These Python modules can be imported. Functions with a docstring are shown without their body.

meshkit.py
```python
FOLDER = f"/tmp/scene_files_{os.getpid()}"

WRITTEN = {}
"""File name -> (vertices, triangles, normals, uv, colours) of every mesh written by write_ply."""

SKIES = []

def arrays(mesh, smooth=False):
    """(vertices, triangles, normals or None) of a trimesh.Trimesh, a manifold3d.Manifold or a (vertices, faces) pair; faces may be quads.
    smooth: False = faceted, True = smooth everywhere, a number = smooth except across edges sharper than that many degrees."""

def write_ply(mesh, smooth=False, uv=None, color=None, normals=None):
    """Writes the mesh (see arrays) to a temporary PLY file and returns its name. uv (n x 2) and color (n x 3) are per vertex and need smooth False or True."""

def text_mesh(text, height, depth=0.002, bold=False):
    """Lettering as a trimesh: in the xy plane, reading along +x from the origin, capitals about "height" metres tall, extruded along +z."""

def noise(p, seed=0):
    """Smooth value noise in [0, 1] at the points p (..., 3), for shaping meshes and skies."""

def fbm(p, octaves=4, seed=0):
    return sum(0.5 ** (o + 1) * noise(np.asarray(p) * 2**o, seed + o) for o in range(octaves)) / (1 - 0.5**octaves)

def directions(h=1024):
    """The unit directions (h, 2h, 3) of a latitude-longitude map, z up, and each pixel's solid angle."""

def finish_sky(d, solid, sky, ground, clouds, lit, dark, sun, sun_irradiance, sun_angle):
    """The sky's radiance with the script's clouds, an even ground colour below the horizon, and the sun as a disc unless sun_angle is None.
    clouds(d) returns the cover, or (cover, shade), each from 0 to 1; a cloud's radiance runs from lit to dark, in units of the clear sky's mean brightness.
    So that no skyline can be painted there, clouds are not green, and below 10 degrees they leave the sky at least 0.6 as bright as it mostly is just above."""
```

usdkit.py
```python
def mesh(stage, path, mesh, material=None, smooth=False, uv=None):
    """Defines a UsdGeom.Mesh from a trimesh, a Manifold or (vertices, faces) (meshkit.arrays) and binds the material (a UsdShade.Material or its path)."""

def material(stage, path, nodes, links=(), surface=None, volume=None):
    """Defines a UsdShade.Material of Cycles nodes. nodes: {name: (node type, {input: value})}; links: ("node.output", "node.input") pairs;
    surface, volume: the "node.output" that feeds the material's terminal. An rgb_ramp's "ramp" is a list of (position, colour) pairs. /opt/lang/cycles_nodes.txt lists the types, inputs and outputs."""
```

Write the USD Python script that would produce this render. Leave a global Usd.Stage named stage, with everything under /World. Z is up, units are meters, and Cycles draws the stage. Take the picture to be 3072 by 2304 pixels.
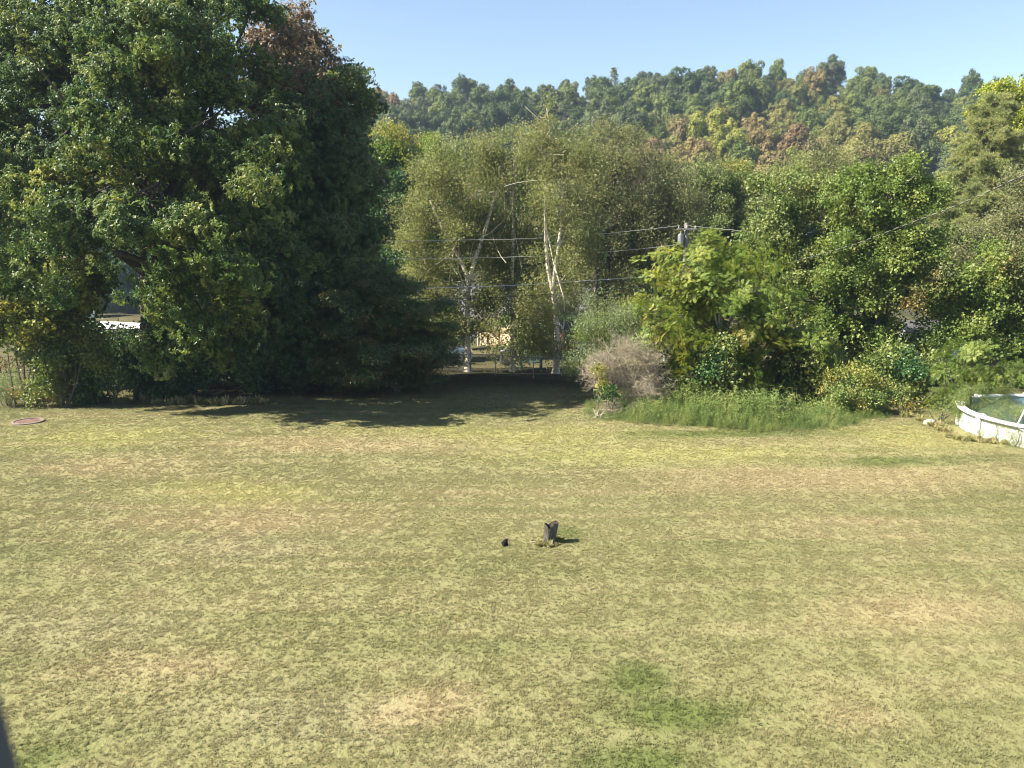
import math, numpy as np, trimesh
import usdkit, meshkit
from pxr import Usd, UsdGeom, UsdLux, UsdShade, Gf, Sdf, Vt

stage = Usd.Stage.CreateInMemory()
UsdGeom.SetStageUpAxis(stage, 'Z')
UsdGeom.SetStageMetersPerUnit(stage, 1.0)
UsdGeom.Xform.Define(stage, '/World')
stage.SetDefaultPrim(stage.GetPrimAtPath('/World'))
UsdGeom.Scope.Define(stage, '/World/Looks')
PI = math.pi
RNG = np.random.default_rng(7)

# ------------------------------------------------------------------ camera
CAM_H, PITCH, FPX = 5.6, math.radians(11.0), 2308.0
cam = UsdGeom.Camera.Define(stage, '/World/Camera')
cam.AddTranslateOp().Set(Gf.Vec3d(0, 0, CAM_H))
cam.AddRotateXOp().Set(90 - math.degrees(PITCH))
cam.CreateHorizontalApertureAttr(36.0)
cam.CreateFocalLengthAttr(36.0 * FPX / 3072)
cam.CreateFStopAttr(7.5)
cam.CreateFocusDistanceAttr(24.0)
cam.CreateClippingRangeAttr(Gf.Vec2f(0.02, 5000))
cam.CreateExposureAttr(2.0)

# ------------------------------------------------------------------ light
SUN_AZ = math.radians(-105.0)       # atan2(x, y) of the direction towards the sun
SUN_EL = math.radians(42.0)
sun_dir = np.array([math.sin(SUN_AZ) * math.cos(SUN_EL), math.cos(SUN_AZ) * math.cos(SUN_EL), math.sin(SUN_EL)])
usdkit.material(stage, '/World/Looks/sky', {
    'sky': ('sky_texture', {'sky_type': 'single_scattering', 'sun_disc': False, 'sun_elevation': SUN_EL, 'sun_rotation': SUN_AZ,
                            'altitude': 100.0, 'air_density': 1.0, 'aerosol_density': 0.6, 'ozone_density': 0.6}),
    'bg': ('background_shader', {'strength': 0.05})}, [('sky.color', 'bg.color')], surface='bg.background')
dome = UsdLux.DomeLight.Define(stage, '/World/sky')
UsdShade.MaterialBindingAPI.Apply(dome.GetPrim()).Bind(UsdShade.Material.Get(stage, '/World/Looks/sky'))
dome.GetPrim().SetCustomDataByKey('kind', 'structure')
sun = UsdLux.DistantLight.Define(stage, '/World/sun')
sun.CreateIntensityAttr(1.25)
sun.CreateAngleAttr(0.53)
sun.CreateColorAttr(Gf.Vec3f(1.0, 0.93, 0.80))
sun.GetPrim().CreateAttribute('inputs:normalize', Sdf.ValueTypeNames.Bool).Set(True)
_z = Gf.Vec3d(*map(float, sun_dir))
sun.AddTransformOp().Set(Gf.Matrix4d().SetRotate(Gf.Rotation(Gf.Vec3d(0, 0, 1), _z)))

# ------------------------------------------------------------------ helpers
_cp, _sp = math.cos(PITCH), math.sin(PITCH)


def ray(u, v):
    a, b = (u - 1536) / FPX, (1152 - v) / FPX
    return np.array([a, _cp + b * _sp, -_sp + b * _cp])


def at(u, v, Y):
    d = ray(u, v)
    return np.array([0, 0, CAM_H]) + d * (Y / d[1])


def depth_of(p):
    return p[1] * _cp - (p[2] - CAM_H) * _sp


def project(p):
    p = np.asarray(p, float)
    dz = p[..., 2] - CAM_H
    d = p[..., 1] * _cp - dz * _sp
    return 1536 + FPX * p[..., 0] / d, 1152 - FPX * (p[..., 1] * _sp + dz * _cp) / d, d


PROFILE_Y = [-60, 14, 20, 24, 28, 34, 40, 48, 57, 66, 75, 88, 100, 118, 128]
PROFILE_Z = [0.2, 0.0, -0.06, -0.2, -0.5, -1.1, -1.75, -2.6, -3.45, -4.3, -5.1, -5.7, -6.1, -6.3, -6.0]
_yy = np.linspace(-60, 128, 800)
_zz = np.convolve(np.pad(np.interp(_yy, PROFILE_Y, PROFILE_Z), 12, mode='edge'), np.ones(25) / 25, 'valid')
RIDGE_Y = 262.0
SKYLINE = [(-1200, 330), (0, 330), (700, 290), (1080, 236), (1200, 234), (1310, 244), (1420, 226), (1600, 222), (1800, 208), (1900, 205), (2060, 190),
           (2200, 182), (2400, 196), (2600, 205), (2750, 218), (2860, 245), (2960, 235), (3072, 235), (4200, 330)]
_rx = [at(u, v, RIDGE_Y)[0] for u, v in SKYLINE]
_rz = [at(u, v, RIDGE_Y)[2] - 13.0 for u, v in SKYLINE]


def terrain(x, y):
    x, y = np.asarray(x, float), np.asarray(y, float)
    z = np.interp(y, _yy, _zz)
    t = np.clip((y - 112) / (RIDGE_Y - 112), 0, 1)
    t = t ** 1.12
    zr = np.interp(x * np.clip(RIDGE_Y / np.maximum(y, 60), 0.6, 2.0), _rx, _rz)
    hill = -6.3 + (zr + 6.3) * t
    w = np.clip((y - 112) / 14, 0, 1)
    z = z * (1 - w) + hill * w
    z = z - np.clip((y - RIDGE_Y - 8) * 0.1, 0, 30)
    n = meshkit.noise(np.stack([x * 0.13, y * 0.13, 0 * x], -1), 3) - 0.5
    n2 = meshkit.noise(np.stack([x * 0.5, y * 0.5, 0 * x], -1), 5) - 0.5
    z = z + n * np.interp(y, [0, 20, 60, 120, 200], [0.12, 0.16, 0.5, 1.2, 5.0]) + n2 * np.interp(y, [0, 30, 100], [0.03, 0.06, 0.1])
    # a low mound in front of the pool
    z = z + 0.16 * np.exp(-((x - 12.9) / 2.0) ** 2 - ((y - 18.2) / 0.9) ** 2)
    return z


def tz(x, y):
    return float(terrain(x, y))


def ground(u, v, y0=5.0, y1=300.0):
    d = ray(u, v)
    t = np.linspace(y0, y1, 6000) / d[1]
    p = np.array([0, 0, CAM_H]) + t[:, None] * d
    below = p[:, 2] < terrain(p[:, 0], p[:, 1])
    i = int(np.argmax(below)) if below.any() else len(t) - 1
    q = p[i].copy()
    q[2] = tz(q[0], q[1])
    return q


_used = {}


def numbered(path):
    n = _used.get(path, 0)
    _used[path] = n + 1
    return path if n == 0 else f'{path}_{n:03d}'


def tag(o, label=None, cat=None, group=None, kind=None, category=None):
    cat = cat or category
    o = o.GetPrim() if hasattr(o, 'GetPrim') else o
    for k, v in (('label', label), ('category', cat), ('group', group), ('kind', kind)):
        if v:
            o.SetCustomDataByKey(k, v)
    return o


def thing(name, label, cat, loc=(0, 0, 0), rotz=0.0, group=None):
    x = UsdGeom.Xform.Define(stage, numbered('/World/' + name))
    x.AddTranslateOp().Set(Gf.Vec3d(*map(float, loc)))
    if rotz:
        x.AddRotateZOp().Set(float(math.degrees(rotz)))
    return tag(x, label, cat, group)


def obj(name, mesh, m, parent=None, smooth=False, **kw):
    path = numbered((str(parent.GetPath()) if parent is not None else '/World') + '/' + name)
    o = usdkit.mesh(stage, path, mesh, m, smooth=smooth)
    return tag(o, **kw) if kw else o.GetPrim()


def cat_mesh(parts):
    V, F, n = [], [], 0
    for p in parts:
        v, f = (p.vertices, p.faces) if hasattr(p, 'vertices') else p
        V.append(np.asarray(v))
        F.append(np.asarray(f) + n)
        n += len(v)
    return np.vstack(V), np.vstack(F)


def box(x0, x1, y0, y1, z0, z1):
    b = trimesh.creation.box([x1 - x0, y1 - y0, z1 - z0])
    b.apply_translation([(x0 + x1) / 2, (y0 + y1) / 2, (z0 + z1) / 2])
    return np.array(b.vertices), np.array(b.faces)


def bbox(x0, x1, y0, y1, z0, z1, r=0.01):
    """A box with chamfered edges."""
    pts = []
    for sx in (0, 1):
        for sy in (0, 1):
            for sz in (0, 1):
                c = np.array([(x0, x1)[sx], (y0, y1)[sy], (z0, z1)[sz]], float)
                s = np.array([1 - 2 * sx, 1 - 2 * sy, 1 - 2 * sz]) * r
                for k in range(3):
                    q = s.copy()
                    q[k] = 0
                    pts.append(c + q)
    h = trimesh.convex.convex_hull(np.array(pts))
    return np.array(h.vertices), np.array(h.faces)


def tube(points, radii, sides=7, cap=True, wob=0.0, seed=0):
    p = np.asarray(points, float)
    r = np.broadcast_to(np.asarray(radii, float), (len(p),))
    t = np.gradient(p, axis=0)
    t /= np.linalg.norm(t, axis=1, keepdims=True) + 1e-9
    ref = np.array([0.31, 0.95, 0.05])
    a = np.cross(t, ref)
    a /= np.linalg.norm(a, axis=1, keepdims=True) + 1e-9
    b = np.cross(t, a)
    ang = np.arange(sides) * 2 * PI / sides
    rr = r[:, None] * np.ones(sides)[None]
    if wob:
        g = np.random.default_rng(seed)
        rr = rr * (1 + wob * (g.random((len(p), sides)) - 0.5))
    v = p[:, None] + rr[..., None] * (np.cos(ang)[None, :, None] * a[:, None] + np.sin(ang)[None, :, None] * b[:, None])
    i, j = np.meshgrid(np.arange(len(p) - 1), np.arange(sides), indexing='ij')
    q = np.stack([i * sides + j, i * sides + (j + 1) % sides, (i + 1) * sides + (j + 1) % sides, (i + 1) * sides + j], -1).reshape(-1, 4)
    f = np.vstack([q[:, [0, 2, 1]], q[:, [0, 3, 2]]])
    v = v.reshape(-1, 3)
    if cap:
        n = len(v)
        v = np.vstack([v, p[0], p[-1]])
        k = np.arange(sides)
        f = np.vstack([f, np.stack([k, (k + 1) % sides, np.full(sides, n)], 1),
                       np.stack([(len(p) - 1) * sides + (k + 1) % sides, (len(p) - 1) * sides + k, np.full(sides, n + 1)], 1)])
    return v, f


def smooth_path(pts, n=10):
    pts = np.asarray(pts, float)
    if len(pts) < 3:
        return np.array([pts[0] + (pts[-1] - pts[0]) * t for t in np.linspace(0, 1, n)])
    from scipy.interpolate import PchipInterpolator
    s = np.r_[0, np.cumsum(np.linalg.norm(np.diff(pts, axis=0), axis=1))]
    return PchipInterpolator(s, pts)(np.linspace(0, s[-1], n))


# ------------------------------------------------------------------ materials
M = {}


def mat(name, nodes, links, surface='p.BSDF', volume=None):
    M[name] = usdkit.material(stage, '/World/Looks/' + name, nodes, links, surface=surface, volume=volume)
    return M[name]


def plain(name, col, rough=0.6, var=0.25, scale=6.0, bump=0.0, spec=0.3, metallic=0.0, stretch=(1, 1, 1), detail=5.0):
    c = np.array(col, float)
    nodes = {'tc': ('texture_coordinate', {}), 'mp': ('mapping', {'scale': stretch}),
             'n': ('noise_texture', {'scale': scale, 'detail': detail, 'roughness': 0.6}),
             'r': ('rgb_ramp', {'ramp': [(0.25, tuple(c * (1 - var))), (0.75, tuple(np.minimum(c * (1 + var), 0.95)))]}),
             'p': ('principled_bsdf', {'roughness': rough, 'specular_ior_level': spec, 'metallic': metallic})}
    links = [('tc.object', 'mp.vector'), ('mp.vector', 'n.vector'), ('n.fac', 'r.fac'), ('r.color', 'p.base_color')]
    if bump:
        nodes['b'] = ('bump', {'strength': 0.6, 'distance': bump})
        links += [('n.fac', 'b.height'), ('b.normal', 'p.normal')]
    return mat(name, nodes, links)


def leaf_mat(name, cols, transl=0.35, rough=0.42, spec=0.4, patch=0.35, hue_patch=None, tcol=(1.15, 1.2, 0.75)):
    """cols: ramp colours from commonest dark to light. Mixed per leaf, per spray and by a soft drift through the crown."""
    n = len(cols)
    nodes = {'g': ('geometry', {}), 'oi': ('object_info', {}),
             'nz': ('noise_texture', {'scale': patch, 'detail': 2.0}),
             'a': ('math', {'math_type': 'multiply_add', 'value2': 0.30, 'value3': 0.0}),
             'b': ('math', {'math_type': 'multiply_add', 'value2': 0.50, 'value3': -0.10}),
             'c': ('math', {'math_type': 'multiply_add', 'value2': 1.3, 'value3': -0.45}),
             's1': ('math', {'math_type': 'add'}), 's2': ('math', {'math_type': 'add', 'use_clamp': True}),
             'r': ('rgb_ramp', {'ramp': [(i / (n - 1), c) for i, c in enumerate(cols)]}),
             'tm': ('mix', {'mix_type': 'multiply', 'fac': 1.0, 'color2': tcol}),
             'p': ('principled_bsdf', {'roughness': rough, 'specular_ior_level': spec}),
             't': ('translucent_bsdf', {}), 'm': ('mix_closure', {'fac': transl})}
    links = [('g.position', 'nz.vector'), ('g.random_per_island', 'a.value1'), ('oi.random', 'b.value1'), ('nz.fac', 'c.value1'),
             ('a.value', 's1.value1'), ('b.value', 's1.value2'), ('s1.value', 's2.value1'), ('c.value', 's2.value2'),
             ('s2.value', 'r.fac'), ('r.color', 'p.base_color'), ('r.color', 'tm.color1'), ('tm.color', 't.color'),
             ('p.BSDF', 'm.closure1'), ('t.BSDF', 'm.closure2')]
    return mat(name, nodes, links, surface='m.closure')


def lawn_graph(extra_nodes, extra_links, blade):
    """The colour of the lawn at a point of the ground, for the earth sheet and for the blades on it."""
    def spot(k, u, v, ru, rv, soft=1.0):
        c = ground(u, v)
        ex, ey = ground(u + ru, v), ground(u, v - rv)
        rx, ry = abs(ex[0] - c[0]), max(0.4, abs(ey[1] - c[1]))
        nodes[f'sub{k}'] = ('vector_math', {'math_type': 'subtract', 'vector2': (c[0], c[1], 0)})
        nodes[f'scl{k}'] = ('vector_math', {'math_type': 'multiply', 'vector2': (1 / rx, 1 / ry, 0)})
        nodes[f'len{k}'] = ('vector_math', {'math_type': 'length'})
        nodes[f'add{k}'] = ('math', {'math_type': 'multiply_add', 'value2': 3.0, 'value3': -1.5})
        nodes[f'sum{k}'] = ('math', {'math_type': 'add'})
        nodes[f'map{k}'] = ('map_range', {'range_type': 'smoothstep', 'from_min': 1.25, 'from_max': 0.05, 'to_min': 0.0, 'to_max': 1.0, 'clamp': True})
        links.extend([('g.position', f'sub{k}.vector1'), (f'sub{k}.vector', f'scl{k}.vector1'), (f'scl{k}.vector', f'len{k}.vector1'),
                      ('mid2.value', f'add{k}.value1'), (f'len{k}.value', f'sum{k}.value1'), (f'add{k}.value', f'sum{k}.value2'), (f'sum{k}.value', f'map{k}.value')])
        return f'map{k}.result'
    k_ = 1.0 if blade else 0.46
    nodes = {'g': ('geometry', {}),
             'mp': ('mapping', {'rotation': (0, 0, 0.10), 'scale': (0.11, 2.1, 0.0)}),
             'flat': ('mapping', {'scale': (1, 1, 0.0)}),
             'big': ('noise_texture', {'scale': 0.22, 'detail': 3.0, 'roughness': 0.55}),
             'mid': ('noise_texture', {'scale': 0.9, 'detail': 2.0, 'roughness': 0.5}),
             'mid2': ('math', {'math_type': 'multiply_add', 'value2': 0.5}), 'midh': ('math', {'math_type': 'multiply', 'value2': 0.5}),
             'row': ('noise_texture', {'scale': 1.0, 'detail': 1.0, 'roughness': 0.5}),
             'fine': ('noise_texture', {'scale': 14.0, 'detail': 3.0, 'roughness': 0.7}),
             'r1': ('rgb_ramp', {'ramp': [(0.28, (0.255 * k_, 0.270 * k_, 0.115 * k_)), (0.46, (0.335 * k_, 0.328 * k_, 0.150 * k_)), (0.62, (0.41 * k_, 0.375 * k_, 0.188 * k_)), (0.80, (0.49 * k_, 0.405 * k_, 0.225 * k_))]}),
             'mixf': ('math', {'math_type': 'multiply_add', 'value2': 0.48, 'value3': -0.06}),
             'mixg': ('math', {'math_type': 'multiply_add', 'value2': 0.46}),
             'mixh': ('math', {'math_type': 'multiply_add', 'value2': 0.22}),
             'cdry': ('mix', {'color2': (0.56 * k_, 0.445 * k_, 0.255 * k_)}),
             'cgrn': ('mix', {'color2': (0.115 * k_, 0.175 * k_, 0.035 * k_)}),
             'cyel': ('mix', {'color2': (0.54 * k_, 0.52 * k_, 0.185 * k_)}),
             'cgry': ('mix', {'color2': (0.45 * k_, 0.40 * k_, 0.25 * k_)}),
             }
    links = [('mid.fac', 'mid2.value1'), ('fine.fac', 'midh.value1'), ('midh.value', 'mid2.value3'), ('g.position', 'mp.vector'), ('g.position', 'flat.vector'), ('flat.vector', 'big.vector'), ('flat.vector', 'mid.vector'), ('mp.vector', 'row.vector'), ('flat.vector', 'fine.vector'),
             ('big.fac', 'mixf.value1'), ('row.fac', 'mixg.value1'), ('mixf.value', 'mixg.value3'), ('mid.fac', 'mixh.value1'), ('mixg.value', 'mixh.value3'), ('mixh.value', 'r1.fac')]

    def gather(tag_, outs):
        cur = outs[0]
        for i, o in enumerate(outs[1:]):
            nm = f'mx_{tag_}{i}'
            nodes[nm] = ('math', {'math_type': 'maximum'})
            links.extend([(cur, nm + '.value1'), (o, nm + '.value2')])
            cur = nm + '.value'
        nm = f'gain_{tag_}'
        nodes[nm] = ('math', {'math_type': 'multiply', 'value2': {'d': 0.55, 'g': 0.66, 'y': 0.50, 'e': 0.36, 'o': 0.55}[tag_]})
        links.append((cur, nm + '.value1'))
        return nm + '.value'
    dry = gather('d', [spot('d0', 2450, 1440, 900, 55), spot('d1', 2780, 1830, 420, 70), spot('d2', 480, 2010, 330, 70), spot('d3', 800, 1560, 500, 60), spot('d4', 950, 1330, 500, 35), spot('d5', 1280, 2120, 220, 90), spot('d6', 330, 1400, 300, 40), spot('d7', 2560, 2150, 200, 70)])
    grn = gather('g', [spot('g0', 2060, 2150, 330, 55), spot('g1', 1900, 2290, 330, 50), spot('g2', 60, 2290, 260, 40), spot('g3', 2700, 1385, 420, 18), spot('g4', 1690, 1600, 60, 25), spot('g5', 2150, 1300, 460, 14), spot('g6', 1900, 2030, 140, 60)])
    yel = gather('y', [spot('y0', 300, 1310, 380, 40), spot('y1', 1500, 1310, 700, 40), spot('y2', 700, 1480, 350, 50), spot('y3', 2720, 1310, 300, 50), spot('y4', 2000, 1360, 700, 40)])
    gry = gather('e', [spot('e0', 200, 1880, 330, 70), spot('e1', 900, 2150, 500, 110), spot('e2', 700, 1640, 330, 60), spot('e3', 1230, 1330, 300, 30), spot('e4', 1500, 2290, 330, 60)])
    olv = gather('o', [spot('o0', 1536, 2350, 2600, 520), spot('o1', 1900, 1700, 900, 130)])
    nodes['colv'] = ('mix', {'color2': (0.30 * k_, 0.30 * k_, 0.130 * k_)})
    links += [('r1.color', 'colv.color1'), (olv, 'colv.fac'), ('colv.color', 'cyel.color1'), (yel, 'cyel.fac'), ('cyel.color', 'cgry.color1'), (gry, 'cgry.fac'), ('cgry.color', 'cdry.color1'), (dry, 'cdry.fac'), ('cdry.color', 'cgrn.color1'), (grn, 'cgrn.fac')]
    nodes.update(extra_nodes)
    return nodes, links + extra_links


def sstep(a, b):
    return ('map_range', {'range_type': 'smoothstep', 'from_min': a, 'from_max': b, 'to_min': 0.0, 'to_max': 1.0, 'clamp': True})


# earth: lawn, then shaded yard, then forest litter up the hill
n_, l_ = lawn_graph({
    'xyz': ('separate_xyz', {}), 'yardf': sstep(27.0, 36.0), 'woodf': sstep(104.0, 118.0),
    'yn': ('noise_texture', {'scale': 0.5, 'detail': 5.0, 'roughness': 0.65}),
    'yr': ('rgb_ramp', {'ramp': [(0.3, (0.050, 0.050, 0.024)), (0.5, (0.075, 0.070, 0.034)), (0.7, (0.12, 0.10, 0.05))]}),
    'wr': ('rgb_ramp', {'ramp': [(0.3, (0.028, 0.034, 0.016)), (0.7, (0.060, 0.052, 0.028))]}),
    'm1': ('mix', {}), 'm2': ('mix', {}),
    'bp': ('bump', {'strength': 0.7, 'distance': 0.05}),
    'p': ('principled_bsdf', {'roughness': 0.95, 'specular_ior_level': 0.05})},
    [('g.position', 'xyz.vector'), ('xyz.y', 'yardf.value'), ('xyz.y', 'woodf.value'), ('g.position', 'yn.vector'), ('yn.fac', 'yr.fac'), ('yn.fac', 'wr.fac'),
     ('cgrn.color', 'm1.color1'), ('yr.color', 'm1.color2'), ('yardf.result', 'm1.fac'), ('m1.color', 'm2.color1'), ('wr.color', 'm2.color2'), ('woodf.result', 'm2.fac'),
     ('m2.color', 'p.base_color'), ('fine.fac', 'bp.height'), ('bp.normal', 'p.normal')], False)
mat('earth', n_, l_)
n_, l_ = lawn_graph({
    'rnd': ('map_range', {'from_min': 0.0, 'from_max': 1.0, 'to_min': 0.65, 'to_max': 1.32}),
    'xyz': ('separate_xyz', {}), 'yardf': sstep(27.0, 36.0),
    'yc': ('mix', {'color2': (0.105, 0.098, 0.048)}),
    'sv': ('hsv', {}), 'wn': ('white_noise_texture', {'dimensions': '1D'}), 'wr': ('rgb_ramp', {'ramp': [(0.0, (0.72, 0.95, 0.62)), (0.45, (1.0, 1.0, 1.0)), (0.8, (1.05, 1.0, 1.0)), (1.0, (1.32, 1.12, 1.25))]}), 'wm': ('mix', {'mix_type': 'multiply', 'fac': 1.0}),
    'p': ('principled_bsdf', {'roughness': 0.6, 'specular_ior_level': 0.25}), 't': ('translucent_bsdf', {}), 'mc': ('mix_closure', {'fac': 0.40})},
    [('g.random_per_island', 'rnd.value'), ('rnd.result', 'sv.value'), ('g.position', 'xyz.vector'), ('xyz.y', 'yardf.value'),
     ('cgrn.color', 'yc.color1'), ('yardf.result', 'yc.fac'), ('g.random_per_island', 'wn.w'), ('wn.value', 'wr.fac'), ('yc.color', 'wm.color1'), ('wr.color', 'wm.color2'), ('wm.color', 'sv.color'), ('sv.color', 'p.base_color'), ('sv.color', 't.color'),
     ('p.BSDF', 'mc.closure1'), ('t.BSDF', 'mc.closure2')], True)
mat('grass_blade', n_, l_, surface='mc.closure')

leaf_mat('oak_leaf', [(0.034, 0.070, 0.026), (0.075, 0.120, 0.036), (0.18, 0.21, 0.060), (0.36, 0.335, 0.120)], transl=0.36, spec=0.3, rough=0.45, patch=0.6)
leaf_mat('oak_leaf_deep', [(0.055, 0.095, 0.046), (0.085, 0.13, 0.056), (0.12, 0.165, 0.066), (0.20, 0.22, 0.085)], transl=0.36, spec=0.25, rough=0.5)
leaf_mat('brown_leaf', [(0.15, 0.125, 0.085), (0.22, 0.17, 0.115), (0.28, 0.215, 0.145), (0.16, 0.175, 0.075)], transl=0.3, spec=0.2, tcol=(1.1, 1.0, 0.85))
leaf_mat('birch_leaf', [(0.130, 0.150, 0.058), (0.20, 0.215, 0.085), (0.27, 0.265, 0.12), (0.36, 0.335, 0.18)], transl=0.5, patch=0.7, spec=0.3)
leaf_mat('birch_leaf_dull', [(0.115, 0.130, 0.058), (0.17, 0.18, 0.080), (0.225, 0.22, 0.108), (0.30, 0.275, 0.155)], transl=0.48, patch=0.6, spec=0.3)
leaf_mat('poplar_leaf', [(0.088, 0.138, 0.031), (0.144, 0.198, 0.043), (0.225, 0.258, 0.066), (0.325, 0.324, 0.102)], transl=0.45, patch=0.6)
leaf_mat('vine_leaf', [(0.086, 0.126, 0.034), (0.138, 0.180, 0.048), (0.210, 0.234, 0.072), (0.312, 0.282, 0.102)], transl=0.35, patch=0.6)
leaf_mat('green_leaf', [(0.027, 0.074, 0.027), (0.049, 0.108, 0.032), (0.081, 0.149, 0.041), (0.128, 0.189, 0.051)], transl=0.33)
leaf_mat('yellow_green_leaf', [(0.096, 0.146, 0.026), (0.180, 0.231, 0.035), (0.308, 0.304, 0.045), (0.539, 0.365, 0.052)], transl=0.4)
leaf_mat('walnut_leaf', [(0.095, 0.155, 0.028), (0.155, 0.21, 0.034), (0.25, 0.27, 0.040), (0.43, 0.33, 0.05)], transl=0.4, patch=0.8)
leaf_mat('gold_leaf', [(0.13, 0.165, 0.034), (0.22, 0.225, 0.052), (0.32, 0.27, 0.075), (0.30, 0.18, 0.075)], transl=0.4, patch=1.5)
leaf_mat('maple_yellow_leaf', [(0.12, 0.18, 0.024), (0.24, 0.28, 0.030), (0.40, 0.38, 0.045), (0.50, 0.42, 0.06)], transl=0.42)
leaf_mat('rusty_leaf', [(0.074, 0.101, 0.034), (0.135, 0.142, 0.046), (0.257, 0.176, 0.068), (0.351, 0.176, 0.088)], transl=0.35)
leaf_mat('dogwood_leaf', [(0.060, 0.110, 0.038), (0.105, 0.14, 0.046), (0.18, 0.155, 0.060), (0.30, 0.21, 0.07)], transl=0.4, patch=1.2)
leaf_mat('silver_leaf', [(0.105, 0.145, 0.062), (0.15, 0.19, 0.08), (0.19, 0.225, 0.105), (0.24, 0.26, 0.14)], transl=0.35)
leaf_mat('weed_leaf', [(0.089, 0.133, 0.038), (0.138, 0.194, 0.052), (0.211, 0.245, 0.073), (0.356, 0.283, 0.130)], transl=0.33, patch=1.2)
leaf_mat('dry_weed', [(0.20, 0.20, 0.075), (0.28, 0.26, 0.105), (0.36, 0.31, 0.15), (0.24, 0.22, 0.09)], transl=0.3, patch=1.5)
leaf_mat('needle', [(0.16, 0.19, 0.075), (0.22, 0.245, 0.09), (0.28, 0.285, 0.11), (0.33, 0.31, 0.13)], transl=0.3, spec=0.2)
# far hillside crowns
FAR = {
    'deep green': [(0.049, 0.074, 0.025), (0.067, 0.094, 0.031), (0.088, 0.117, 0.040), (0.114, 0.139, 0.049)],
    'grey green': [(0.067, 0.086, 0.040), (0.088, 0.107, 0.047), (0.114, 0.131, 0.055), (0.141, 0.154, 0.065)],
    'mid green': [(0.075, 0.103, 0.030), (0.106, 0.134, 0.036), (0.141, 0.164, 0.046), (0.173, 0.190, 0.055)],
    'olive': [(0.108, 0.112, 0.036), (0.149, 0.145, 0.043), (0.189, 0.176, 0.055), (0.227, 0.205, 0.068)],
    'yellow green': [(0.135, 0.154, 0.034), (0.193, 0.205, 0.041), (0.255, 0.251, 0.054), (0.304, 0.288, 0.068)],
    'tan brown': [(0.135, 0.111, 0.046), (0.186, 0.145, 0.059), (0.227, 0.174, 0.071), (0.201, 0.179, 0.064)],
    'russet': [(0.124, 0.090, 0.043), (0.168, 0.115, 0.054), (0.201, 0.134, 0.064), (0.152, 0.134, 0.054)],
}
for k, c in FAR.items():
    leaf_mat('far_' + k.replace(' ', '_'), c, transl=0.22, patch=0.12, spec=0.15, rough=0.6)

plain('oak_bark', (0.055, 0.045, 0.036), rough=0.9, var=0.5, scale=9, bump=0.02, stretch=(1, 1, 0.25), spec=0.1)
plain('grey_bark', (0.105, 0.092, 0.078), rough=0.9, var=0.45, scale=9, bump=0.02, stretch=(1, 1, 0.3), spec=0.1)
plain('birch_bark', (0.56, 0.49, 0.39), rough=0.75, var=0.55, scale=7, bump=0.012, stretch=(1, 1, 1.6), spec=0.2, detail=7)
plain('twig_grey', (0.25, 0.215, 0.155), rough=0.9, var=0.35, scale=3, spec=0.1)
plain('twig_dark', (0.10, 0.085, 0.07), rough=0.9, var=0.35, scale=3, spec=0.1)
plain('stump_wood', (0.062, 0.058, 0.048), rough=0.9, var=0.85, scale=30, bump=0.02, stretch=(1, 1, 0.3), spec=0.15)
plain('stump_rot', (0.036, 0.028, 0.022), rough=0.95, var=0.5, scale=22, bump=0.01, spec=0.1)
plain('pale_wood', (0.27, 0.22, 0.155), rough=0.9, var=0.35, scale=20, spec=0.1)
plain('black_lump', (0.007, 0.006, 0.008), rough=0.8, var=0.4, scale=40, spec=0.08)
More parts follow.
